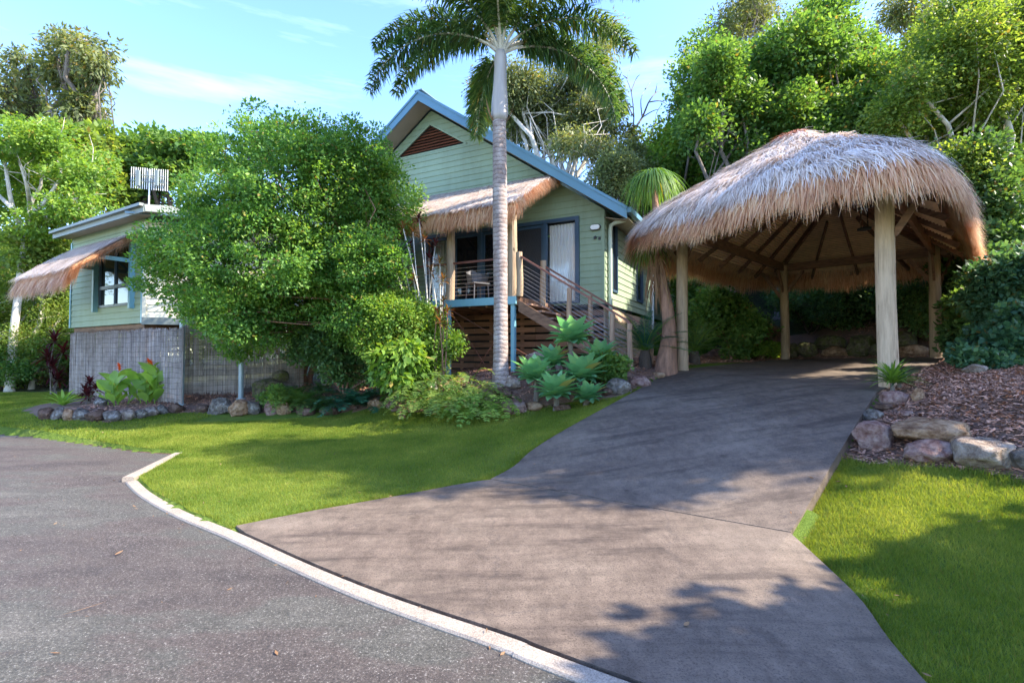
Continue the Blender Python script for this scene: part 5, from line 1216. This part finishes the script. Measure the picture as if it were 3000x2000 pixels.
for az, L_ in ((3.6, .45), (.1, .5), (2.2, .3)):
    P = arc(ptop + V3(math.cos(az), math.sin(az), 0) * .13, az, 1.0, 1.45, L_, 5); V, F = ribbon_leaf(P, [.03, .035, .03, .02, .004], (0, 0, 1) if 0 else (math.cos(az), math.sin(az), 0), .3); mb.add(V, F)
mb.build('old_sheath', M['l_dry'], palm)
# (azimuth in the ground plane, start elevation, end elevation, length)
for az, e0, e1, L_ in ((R(182), .8, -1.3, 3.25), (R(3), .55, -1.45, 3.1), (R(28), .95, -1.1, 3.2), (R(12), .8, -1.4, 3.4), (R(168), 1.15, -.7, 3.2), (R(345), .9, -1.1, 3.1), (R(150), 1.05, -1.0, 3.3), (R(205), 1.2, -.5, 3.3), (R(335), 1.15, -.75, 3.3), (R(112), .35, -1.5, 2.1), (R(265), 1.2, -.3, 3.0), (R(300), 1.3, 0.1, 3.0), (R(95), 1.35, .4, 3.0), (R(232), 1.35, .1, 3.1)):
    P = arc(cs1 - V3(0, 0, .06), az, e0, e1, L_, 14, .9); V, F, PP = frond(P, .50, 105, .016, planes=(.55, .0, -.5), droop=rng.uniform(.8, 1.3), fwd=.45, start=.17, jit=.45)
    Vt, Ft = tube(PP[::2], list(np.interp(np.linspace(0, 1, 20), [0, .1, .4, 1], [.055, .032, .018, .004])), 5); b0 = len(V); Fq = [tuple(f) for f in F.tolist()] + [tuple(np.array(f) + b0) for f in Ft]
    mk('frond', np.vstack([V, Vt]), Fq, [M['l_palm'], M['b_white']], palm, fm=[0] * len(F) + [1] * len(Ft))
# cycads
def cycad(base, label, n, L_, rnd, e=(.95, -.55), mat='l_cycad', lf=.13, trunk=.25, name='cycad', flop=0):
    t = thing(name, base, label, 'cycad'); mb = MB(); mb.tube([base - V3(0, 0, .1), base + V3(0, 0, trunk * .5), base + V3(0, 0, trunk)], [.14, .13, .09], 10); mb.build('trunk', M['b_dark'], t)
    Vs = []; Fs = []; c = 0; mbt = MB()
    for i in range(n):
        az = i * 2.39996 + rnd; k = i / n; P = arc(base + V3(0, 0, trunk), az, 1.35 - k * 1.15, .45 - k * 1.0, L_ * rng.uniform(.85, 1.1), 10); V, F, PP = frond(P, lf, 55, .006, planes=(.35,), droop=.1, fwd=.55, start=.15, jit=.05)
        Vs.append(V); Fs.append(F + c); c += len(V); mbt.tube(list(PP[::4]), list(np.linspace(.010, .003, 10)), 4)
    o = mk('fronds', np.vstack(Vs), np.vstack(Fs), M[mat], t); mbt.build('frond_ribs', M['l_lime'], o); return t
cycad(gnd(800, 893, 9, 14), 'wide cycad in the front garden below the large shrub', 30, 1.15, .3, trunk=.3)
b = atd(1482, 845, 10.6); cycad(p(b[0], b[1]), 'cycad with yellowing fronds between the stair and the carport post', 30, 1.15, 1.1, trunk=.35)
b = atd(1595, 830, 12.2); cycad(p(b[0], b[1]), 'dark shaded cycad just right of the front left carport post', 28, 1.15, 2.2, trunk=.3, mat='l_dark')
# ribbed palm-like leaf plant and ferns
def fern(base, label, n, L_, mat='l_mid', lf=.10, name='fern', cat='fern', w=.009, e=1.25, planes=(.1,)):
    t = thing(name, base, label, cat); Vs = []; Fs = []; c = 0
    for i in range(n):
        az = i * 2.39996; k = i / n; P = arc(base, az, e - k * .7, -.1 - k * .8, L_ * rng.uniform(.7, 1.15), 8); V, F, PP = frond(P, lf, 26, w, planes=planes, droop=.15, fwd=.5, start=.2, jit=.1)
        Vs.append(V); Fs.append(F + c); c += len(V)
    mk('fronds', np.vstack(Vs), np.vstack(Fs), M[mat], t); mb = MB(); mb.tube([base - V3(0, 0, .05), base + V3(0, 0, .06)], [.05, .03], 8); mb.build('stem', M['b_dark'], t); return t
fern(gnd(692, 935, 9, 14), 'big drooping fern overhanging the rocks left of the cycad', 46, .85, 'l_mid', .12)
fern(gnd(745, 940, 9, 14), 'smaller fern between the big fern and the cycad', 34, .6, 'l_dark', .09)
fern(gnd(820, 938, 9, 14), 'broad ribbed blue green fern hanging below the front cycad', 22, .85, 'l_cycad', .2, w=.018)
fern(gnd(660, 925, 9, 14) + V3(0, .3, .1), 'upright fern against the mossy boulder', 30, .6, 'l_mid', .10)
fern(gnd(740, 905, 9, 14), 'low shaded fern under the large shrub', 26, .6, 'l_dark', .10)
# philodendrons: lobed leaves on long stalks
def philo(base, label, n, R_, s=.2, mat='l_lime'):
    t = thing('philodendron', base, label, 'plant'); Vs = []; Fs = []; c = 0; mb = MB()
    for i in range(n):
        az = i * 2.39996; k = math.sqrt((i + .5) / n); P = arc(base, az, 1.5 - k * 1.05, .9 - k * 1.1, R_ * rng.uniform(.75, 1.1), 6); mb.tube(list(P), list(np.linspace(.008, .004, 6)), 4)
        d = P[-1] - P[-2]; a2 = arc(P[-1], az + rng.normal(0, .3), .1 - k * .3, -.8 - k * .3, s * rng.uniform(1.2, 1.8), 6); V, F, _ = frond(a2, s * .55, 9, .014, planes=(.15,), droop=.2, fwd=.45, start=.0, jit=.08)
        Vs.append(V); Fs.append(F + c); c += len(V)
    mk('leaves', np.vstack(Vs), np.vstack(Fs), M[mat], t); mb.build('stalks', M['l_lime'], t); return t
for (u, v, n, R_, lab) in ((1010, 945, 90, .85, 'large lobed leaf philodendron left of the palm base'), (1060, 935, 80, .75, 'lobed leaf philodendron just left of the palm trunk foot'), (1100, 950, 85, .62, 'bright yellow green philodendron spilling over the rocks by the palm'), (970, 925, 60, .7, 'dark lobed philodendron at the foot of the lime shrub')):
    philo(gnd(u, v, 8, 13), lab, n, R_, .2, 'l_mid' if 'dark' in lab else 'l_lime' if 'bright' in lab else 'l_yel')
# agaves
def agave(c, label, s, tilt=(0, 0), stem=None, n=34):
    t = thing('agave', c if stem is None else stem, label, 'agave'); mb = MB(); a0 = rng.uniform(0, 6)
    for i in range(n):
        az = a0 + i * 2.39996; k = (i / n) ** .8; e0 = 1.35 - k * 1.25; P = arc(c, az, e0, e0 - .35 - k * .35, s * (.55 + .5 * math.sin(math.pi * min(1, k * .7 + .3))) * rng.uniform(.9, 1.08), 9)
        P = P + (P - c) @ np.array([[0, 0, 0], [0, 0, 0], [tilt[0], tilt[1], 0]]) ; w = s * .185 * np.array([.45, .5, .7, .92, 1, .95, .75, .42, .02]); V, F = ribbon_leaf(P, w, (0, 0, 1), .35); mb.add(V, F)
    mb.build('leaves', M['l_agave'], t, True); g = c if stem is None else stem
    mb = MB(); z0 = gz(g[0], g[1]); mb.tube([V3(g[0], g[1], z0 - .05), (V3(g[0], g[1], z0) + c) / 2 + V3(.02, 0, 0), c], [.055, .05, .045], 10); mb.build('stem', M['b_grey'], t)
for u, v, D, s, tl, lab in ((1310, 785, 9.4, .50, (.1, -.45), 'tallest agave rosette, raised on its stem above the others'), (1231, 872, 9.3, .48, (-.2, -.5), 'agave rosette at the left of the agave cluster'), (1277, 910, 8.9, .48, (0, -.6), 'front agave rosette facing the lawn, lowest in the middle'), (1332, 872, 9.2, .52, (.15, -.5), 'large agave rosette in the centre right of the cluster'), (1347, 918, 8.85, .36, (.2, -.6), 'small agave rosette low at the right front of the cluster'), (1270, 838, 9.6, .42, (-.1, -.3), 'agave rosette half hidden behind the left ones'), (1372, 828, 9.6, .44, (.3, -.3), 'agave rosette at the back right under the stair')):
    c = atd(u, v, D); agave(c, lab, s * 1.1, tl, stem=V3(c[0], c[1] + .15, gz(c[0], c[1] + .15)))
# canna lilies
def canna(base, label, n, h, flowers):
    t = thing('canna_lily', base, label, 'plant'); mb = MB(); mf = MB(); ms = MB()
    for i in range(n):
        a = i * 2.4; o_ = V3(math.cos(a), math.sin(a), 0) * .10 * math.sqrt(i); hh = h * rng.uniform(.7, 1.1); top = base + o_ * 1.6 + V3(0, 0, hh * .75); ms.tube([base + o_ - V3(0, 0, .04), top], [.012, .007], 6)
        for k in range(5):
            q = base + o_ * 1.2 + V3(0, 0, hh * (.08 + .14 * k)); P = arc(q, a + k * 2.5, 1.25 - .05 * k, .35, hh * .62, 8); w = h * .12 * np.array([.15, .5, .9, 1, .95, .75, .4, .02]); V, F = ribbon_leaf(P, w, (math.cos(a), math.sin(a), .8), .25); mb.add(V, F)
        if i < flowers:
            t0 = top; top = base + o_ * 2.4 + V3(0, 0, hh * 1.28); ms.tube([t0, top], [.007, .005], 5)
            for k in range(10):
                P = arc(top + V3(0, 0, .02 * k * .8 - .06), k * 1.9, 1.2, -.2, .11, 5); V, F = ribbon_leaf(P, [.008, .022, .03, .024, .004], (0, 0, 1), .3); mf.add(V, F)
            mf.build('flower', M['flower'], t); mf = MB()
            
    mb.build('leaves', M['l_canna'], t, True); ms.build('stems', M['l_canna'], t)
def gb(u, v, a=8, b_=16): return gnd(u, v, a, b_)
canna(gb(272, 930), 'canna lily clump with one orange flower, left of its pair', 5, .80, 1)
canna(gb(345, 926), 'taller canna lily clump with two orange flowers, right of its pair', 7, .92, 2)
def strap(base, label, n, L_, mat, w=.028, e=(1.4, .9), cat='plant', name='rosette_plant', stem=0, fold=.3, curve=.9):
    t = thing(name, base, label, cat); mb = MB(); c = base + V3(0, 0, stem)
    for i in range(n):
        k = i / n; P = arc(c, i * 2.39996, e[0] - k * e[1], e[0] - k * e[1] - curve, L_ * rng.uniform(.8, 1.1), 7); V, F = ribbon_leaf(P, w * np.array([.5, .8, 1, 1, .8, .5, .03]), (0, 0, 1), fold); mb.add(V, F)
    mb.build('leaves', M[mat], t, True); ms = MB(); ms.tube([base - V3(0, 0, .05), c + V3(0, 0, .03)], [.03, .02], 8); ms.build('stem', M['b_grey'], t); return t
strap(gb(145, 932), 'light green strap leaf bromeliad at the left end of the rock bed', 26, .5, 'l_canna', .035)
strap(gb(2050, 905, 4.5, 9) + V3(0, 0, .02), 'tufted green plant at the foot of the front right carport post', 60, .42, 'l_lime', .016, (1.5, 1.2), stem=.08)
strap(gb(2062, 900, 4.5, 9) + V3(.1, .1, .02), 'blue green tuft beside the plant at the front right post', 34, .36, 'l_cycad', .014, (1.4, 1.1), stem=.06)
# dark red cordylines: stems with several leafy heads
def cordy(base, label, heads, mat, L_=.32, w=.022, n=20, stem='b_grey', name='cordyline'):
    t = thing(name, base, label, 'plant'); mb = MB(); ms = MB()
    for i, h in enumerate(heads):
        ms.tube(list(smooth_line([base + V3(rng.normal(0, .05), rng.normal(0, .05), -.05), base + (h - base) * .5 + rng.normal(0, .06, 3), h], 8)), list(np.linspace(.018, .010, 8)), 6)
        for k in range(n):
            P = arc(h - V3(0, 0, .10 * k / n), k * 2.39996 + i, 1.4 - 1.5 * k / n, .6 - 1.7 * k / n, L_ * rng.uniform(.8, 1.1), 6); V, F = ribbon_leaf(P, w * np.array([.4, .9, 1, .9, .6, .03]), (0, 0, 1), .25); mb.add(V, F)
    mb.build('leaves', M[mat], t, True); ms.build('stems', M[stem], t); return t
b = gb(205, 925); cordy(b, 'small dark red plant between the bromeliad and the cannas', [b + V3(0, 0, .5), b + V3(.15, 0, .38), b + V3(-.14, .05, .3), b + V3(.05, -.1, .2)], 'l_red', .26, .03)
b = atd(122, 885, 16); b = p(b[0], b[1]); cordy(b, 'tall dark maroon cordyline against the left wood', [b + V3(x, y, z) for x, y, z in ((0, 0, 1.7), (.2, .1, 1.35), (-.2, 0, 1.2), (.05, -.1, .9), (-.1, .1, .6), (.15, 0, .5))], 'l_red', .5, .035, 26)
b = atd(985, 860, 10.9); b = p(b[0], b[1])
cordy(b, 'thin stemmed croton with dark red tufts left of the deck post', [atd(u, v, D) for u, v, D in ((893, 600, 10.9), (940, 565, 11.0), (915, 555, 11.1), (962, 500, 10.9), (900, 590, 10.6), (985, 590, 11), (1000, 560, 11.1))], 'l_red', .2, .02, 16, 'b_white', 'croton')
b = atd(1000, 860, 10.6); b = p(b[0], b[1])
cordy(b, 'pale stemmed croton with green and red tufts beside the thatched awning', [atd(u, v, D) for u, v, D in ((925, 520, 10.7), (948, 530, 10.8), (1010, 600, 10.7), (990, 620, 10.8), (950, 640, 10.7), (975, 545, 10.8), (1018, 640, 10.5))], 'l_croton', .2, .02, 16, 'b_white', 'croton')
b = atd(1012, 860, 10.3); b = p(b[0], b[1])
cordy(b, 'orange and red croton heads hanging at the deck corner', [atd(u, v, D) for u, v, D in ((1018, 690, 10.3), (1005, 715, 10.2), (1028, 712, 10.4), (1010, 735, 10.1), (1022, 745, 10.3))], 'l_croton', .18, .018, 16, 'b_brown', 'croton')
# ponytail palm beside the front left carport post
b = atd(1530, 855, 10.35); b = p(b[0], b[1]); pt = thing('ponytail_palm', b, 'ponytail palm with leaning swollen trunk beside the front left carport post', 'palm tree')
hd = [atd(1500, 400, 11.3), atd(1487, 560, 10.9)]
mb = MB(); mb.tube(list(smooth_line([b - V3(0, 0, .1), b + V3(0, 0, .15), atd(1537, 760, 10.35), atd(1530, 690, 10.4), atd(1517, 620, 10.5), atd(1510, 520, 10.9), hd[0]], 30)), list(np.interp(np.linspace(0, 1, 30), [0, .08, .2, .4, .7, 1], [.27, .21, .14, .10, .08, .06])), 14)
mb.tube(list(smooth_line([atd(1526, 670, 10.4), atd(1500, 610, 10.6), hd[1]], 10)), list(np.linspace(.07, .05, 10)), 10); mb.build('trunk', M['b_brown'], pt, True)
for h, n, L_ in ((hd[0], 230, 1.15), (hd[1], 110, .9)):
    mb = MB()
    for i in range(n):
        k = i / n; P = arc(h, i * 2.39996, 1.3 - k * 1.2, -1.35 - k * .2, L_ * rng.uniform(.7, 1.1), 9, .42); V, F = ribbon_leaf(P, .013 * np.array([.7, 1, 1, 1, .9, .8, .6, .4, .05]), (0, 0, 1), .3); mb.add(V, F)
    mb.build('leaf_head', M['l_mid'], pt, True)
mb = MB()
for i in range(80):
    q = atd(1502 + rng.uniform(-8, 18), 610 + rng.uniform(-25, 40), 10.45 + rng.uniform(-.12, .12)); P = arc(q, rng.uniform(0, 6.28), -1.1, -1.55, rng.uniform(.4, .8), 5); V, F = ribbon_leaf(P, .011 * np.array([1, 1, .9, .6, .1]), (.3, 1, 0), .2); mb.add(V, F)
mb.build('dead_leaf_skirt', M['l_dry'], pt, True)

# ================= ROCKS =======================================================
import bmesh
def rockmesh(seed, size):
    r_ = np.random.default_rng(seed); bm = bmesh.new(); bmesh.ops.create_icosphere(bm, subdivisions=4, radius=1.0); o_ = Vector(r_.uniform(-50, 50, 3))
    pl = [(Vector(unit(r_.normal(0, 1, 3))), r_.uniform(.66, .93)) for _ in range(16)]
    for v in bm.verts:
        q = v.co.normalized(); c = q * (1 + .20 * noise.noise(q * 1.3 + o_) )
        for n_, d in pl:
            e = c.dot(n_) - d
            if e > 0: c -= n_ * e * .97
        c += q * (.07 * noise.noise(q * 3.5 + o_) + .035 * noise.noise(q * 9 + o_)); v.co = Vector((c.x * size[0], c.y * size[1], c.z * size[2]))
    me = bpy.data.meshes.new('rock'); bm.to_mesh(me); bm.free(); me.polygons.foreach_set('use_smooth', [True] * len(me.polygons)); return me
def rock(u, v, w, h, mat, label, i, D=None, depth=.8, name='rock', rz=0, grp=None):
    vb = v + h * .5
    if D: c = atd(u, vb, D); c = V3(c[0], c[1], c[2])
    else: c = gnd(u, vb, 3, 22)
    s = 1.2755 / 1500 * c[1]; hw, hh = w * .5 * s * 1.12, h * .5 * s * 1.22
    me = rockmesh(i, (hw, hw * depth, hh)); me.materials.append(M[mat]); o = bpy.data.objects.new(name, me); C.objects.link(o)
    o.location = (c[0], c[1] + hw * depth * .55, c[2] + hh * .62); o.rotation_euler = (0, 0, rz or random.uniform(-.4, .4)); tag(o, label, 'rock', grp); return o
RK = [
 (98, 950, 37, 30, 'rock_brown', 'dark brown rock at the very left end of the bed edging'), (128, 950, 32, 30, 'rock_grey', 'grey brown edging rock, second from the left end'),
 (152, 952, 26, 31, 'rock_tan', 'narrow tan rock third from the left end of the edging'), (178, 952, 38, 27, 'rock_grey', 'grey edging rock below the dark red plant'),
 (213, 955, 46, 29, 'rock_brown', 'reddish brown flat rock before the left canna'), (250, 957, 36, 24, 'rock_grey', 'small grey rock under the left canna clump'),
 (284, 953, 34, 25, 'rock_pale', 'pale lichen spotted rock between the two cannas'), (316, 950, 32, 24, 'rock_grey', 'grey edging rock below the right canna'),
 (342, 946, 28, 22, 'rock_pale', 'small pale rock under the right side of the right canna'), (366, 941, 30, 22, 'rock_grey', 'low grey rock left of the bluish steel post'),
 (400, 938, 40, 24, 'rock_brown', 'dark flat rock just left of the steel post foot'), (224, 922, 30, 22, 'rock_grey', 'grey rock set back behind the edging near the dark red plant'),
 (462, 938, 32, 20, 'rock_brown', 'flat dark stone right of the steel post foot'), (497, 932, 54, 40, 'rock_grey', 'rounded grey boulder between the two cabin posts'), (540, 936, 44, 42, 'rock_tan', 'tan boulder touching the blue grey round rock'),
 (577, 937, 40, 34, 'rock_grey', 'blue grey rounded rock right of the tan boulder'), (623, 932, 42, 42, 'rock_pink', 'upright pinkish grey rock left of the ferns'), (650, 937, 32, 32, 'rock_tan', 'orange tan rock under the big fern'),
 (700, 945, 45, 20, 'rock_brown', 'brown rock almost hidden under the big fern'), (755, 944, 45, 20, 'rock_brown', 'brown rock hidden under the smaller fern'),
 (861, 927, 48, 30, 'rock_tan', 'tan boulder right of the ribbed fern'), (908, 928, 60, 38, 'rock_pink', 'wide reddish boulder below the pointed leaf plant'), (957, 930, 52, 38, 'rock_tan', 'tan red boulder left of the dark philodendron'),
 (1000, 936, 46, 32, 'rock_brown', 'brown rock below the large philodendron'), (1042, 934, 50, 30, 'rock_tan', 'tan rock between the two philodendrons'), (1128, 925, 46, 34, 'rock_pink', 'reddish rock right of the bright philodendron'),
 (1157, 908, 40, 36, 'rock_brown', 'dark craggy rock at the palm foot'), (1180, 936, 62, 34, 'rock_pink', 'purple brown rock before the palm at the lawn edge'), (1227, 936, 48, 22, 'rock_tan', 'low orange brown rock under the front agave'),
 (1178, 882, 44, 32, 'rock_pale', 'pale pink stone beside the palm trunk base'), (1290, 936, 44, 18, 'rock_brown', 'brown rock half buried below the agaves'),
 (1428, 888, 56, 36, 'rock_grey', 'grey lichen marked rock at the lawn corner by the driveway'), (1474, 874, 50, 30, 'rock_pink', 'pink grey rock beside the driveway before the ponytail palm'), (1512, 862, 32, 18, 'rock_tan', 'small tan rock touching the driveway near the ponytail palm'), (1400, 900, 30, 20, 'rock_brown', 'small brown rock under the dark bush by the stair'),
 (2062, 914, 60, 30, 'rock_pink', 'pink rounded rock under the tufted plant'), (2114, 907, 28, 32, 'rock_tan', 'small upright tan rock right of the tufted plant'), (2038, 935, 42, 16, 'rock_brown', 'low brown stone below the pink rounded rock'),
 (2012, 954, 46, 26, 'rock_grey', 'grey rock against the driveway edge above the large brown rock'), (2027, 1003, 96, 68, 'rock_pink', 'large purple brown rock beside the driveway edge'), (2172, 993, 176, 52, 'rock_tan', 'long orange tan slab of rock in the mulch bed'),
 (2216, 1032, 56, 36, 'rock_tan', 'small tan rock wedged under the long slab'), (2162, 1044, 106, 46, 'rock_pink', 'low mauve grey rock at the right lawn edge'), (2296, 1052, 128, 72, 'rock_pale', 'big pale rounded boulder at the right edge'), (2385, 1066, 80, 50, 'rock_grey', 'grey rock cut by the right edge of the picture'),
 (2254, 846, 56, 22, 'rock_pale', 'pale flat stone peeking out under the creeping shrub'), (2090, 955, 30, 14, 'rock_pink', 'small half buried pink stone in the mulch'),
]
for i, (u, v, w_, h_, m_, lab) in enumerate(RK): rock(u, v, w_, h_, m_, lab, 100 + i)
for i, (u, v, w_, h_, m_, D, lab) in enumerate([
 (610, 893, 76, 46, 'rock_moss', 12.4, 'mossy sloping boulder beside the reed screen'), (640, 862, 34, 28, 'rock_moss', 12.7, 'small mossy stone sitting on the sloping boulder'),
 (1243, 838, 88, 72, 'rock_pale', 10.2, 'large pale leaning boulder behind the agaves'),
 (1861, 799, 50, 38, 'rock_moss', 15.1, 'mossy green boulder right of the back left carport post'), (1918, 785, 72, 34, 'rock_moss', 15.0, 'wide grey boulder in the upper course behind the carport'), (1930, 805, 64, 28, 'rock_tan', 14.7, 'pale tan flat boulder low in the middle of the back wall'),
 (1988, 788, 62, 50, 'rock_moss', 14.25, 'tall mossy boulder in the middle of the back rock wall'), (2090, 778, 58, 42, 'rock_moss', 13.6, 'round boulder left of the back right carport post'), (2108, 803, 62, 30, 'rock_tan', 13.4, 'tan boulder at the foot of the back right post'),
 (2135, 764, 36, 28, 'rock_moss', 13.9, 'boulder in the upper course behind the back right post'), (1822, 802, 34, 30, 'rock_moss', 15.3, 'dark boulder just behind the back left carport post'), (2062, 806, 34, 28, 'rock_brown', 13.75, 'dark low rock next to the front right post as seen from the road'), (1776, 810, 36, 14, 'rock_brown', 15.5, 'low brown stone left of the back left post'),
 (2025, 800, 40, 34, 'rock_moss', 14.0, 'boulder behind the front right post as seen from the road')]): rock(u, v, w_, h_, m_, lab, 300 + i, D)
# fallen leaf bits on the road and driveway
for nm, q, L_, a, lab in (('fallen_straw', on(250, 1785, .012), .20, .75, 'single long yellow straw lying on the asphalt'), ('fallen_leaf', on(349, 1622, .012), .06, 1.3, 'small dry leaf lying on the asphalt beyond the straw'), ('fallen_leaf', on(2012, 1832, .045), .035, .4, 'tiny pale leaf lying on the concrete apron')):
    P = [q + V3(math.cos(a), math.sin(a), 0) * L_ * (t - .5) + V3(0, 0, .006 + .012 * t * t) for t in np.linspace(0, 1, 6)]; V, F = ribbon_leaf(P, (.003 if 'straw' in nm else .014) * np.array([.3, .8, 1, 1, .7, .1]), (0, 0, 1), .2)
    o = mk(nm, V, F, M['l_dry']); tag(o, lab, 'straw' if 'straw' in nm else 'leaf')
# ================= LIGHT, SKY, CAMERA =========================================
SUN_AZ = V3(.98, -.19, 0); EL = R(41)
sd = V3(*(unit(SUN_AZ)[:2] * math.cos(EL)), math.sin(EL))
sl_ = bpy.data.lights.new('sun', 'SUN'); sl_.energy = 2.9; sl_.angle = R(.5); sl_.color = (1, .90, .74)
so = bpy.data.objects.new('sun', sl_); C.objects.link(so)
so.rotation_euler = Vector(sd).to_track_quat('Z', 'Y').to_euler()
w = bpy.data.worlds.new('World'); bpy.context.scene.world = w; w.use_nodes = True
nt = w.node_tree; nt.nodes.clear()
sky = nt.nodes.new('ShaderNodeTexSky'); sky.sky_type = 'NISHITA'; sky.sun_disc = False
sky.sun_elevation = EL; sky.sun_rotation = math.atan2(sd[0], sd[1]); sky.altitude = 0; sky.air_density = 1.0; sky.dust_density = .6; sky.ozone_density = 1.6
tc = nt.nodes.new('ShaderNodeTexCoord'); mp = nt.nodes.new('ShaderNodeMapping'); mp.inputs['Scale'].default_value = (1.2, 1.2, 9)
nz = N(nt, 'ShaderNodeTexNoise', Scale=2.2, Detail=6, Roughness=.6); nt.links.new(tc.outputs['Generated'], mp.inputs[0]); nt.links.new(mp.outputs[0], nz.inputs['Vector'])
cl = ramp(nt, nz.outputs['Fac'], [(.54, (0, 0, 0)), (.9, (.22, .22, .22))])
hs = N(nt, 'ShaderNodeHueSaturation', Hue=.512, Saturation=1.2, Value=1.0); nt.links.new(sky.outputs[0], hs.inputs['Color'])
c = mix(nt, cl, hs.outputs[0], (5.5, 6.2, 7.0))
bg = N(nt, 'ShaderNodeBackground', Strength=.135); nt.links.new(c, bg.inputs[0])
ou = nt.nodes.new('ShaderNodeOutputWorld'); nt.links.new(bg.outputs[0], ou.inputs[0])
cam = bpy.data.cameras.new('camera'); co = bpy.data.objects.new('camera', cam); C.objects.link(co)
cam.sensor_width = 36; cam.lens = 18.0; cam.clip_end = 2000; cam.clip_start = .05
co.location = (0, 0, CAMZ); co.rotation_euler = (R(90) + PITCH, 0, 0)
sc = bpy.context.scene; sc.camera = co
sc.view_settings.view_transform = 'Standard'; sc.view_settings.look = 'None'; sc.view_settings.gamma = 1; sc.view_settings.exposure = 2.46
sc.cycles.max_bounces = 10; sc.cycles.transparent_max_bounces = 8; sc.cycles.diffuse_bounces = 7
sc.render.resolution_x = 1024; sc.render.resolution_y = 682
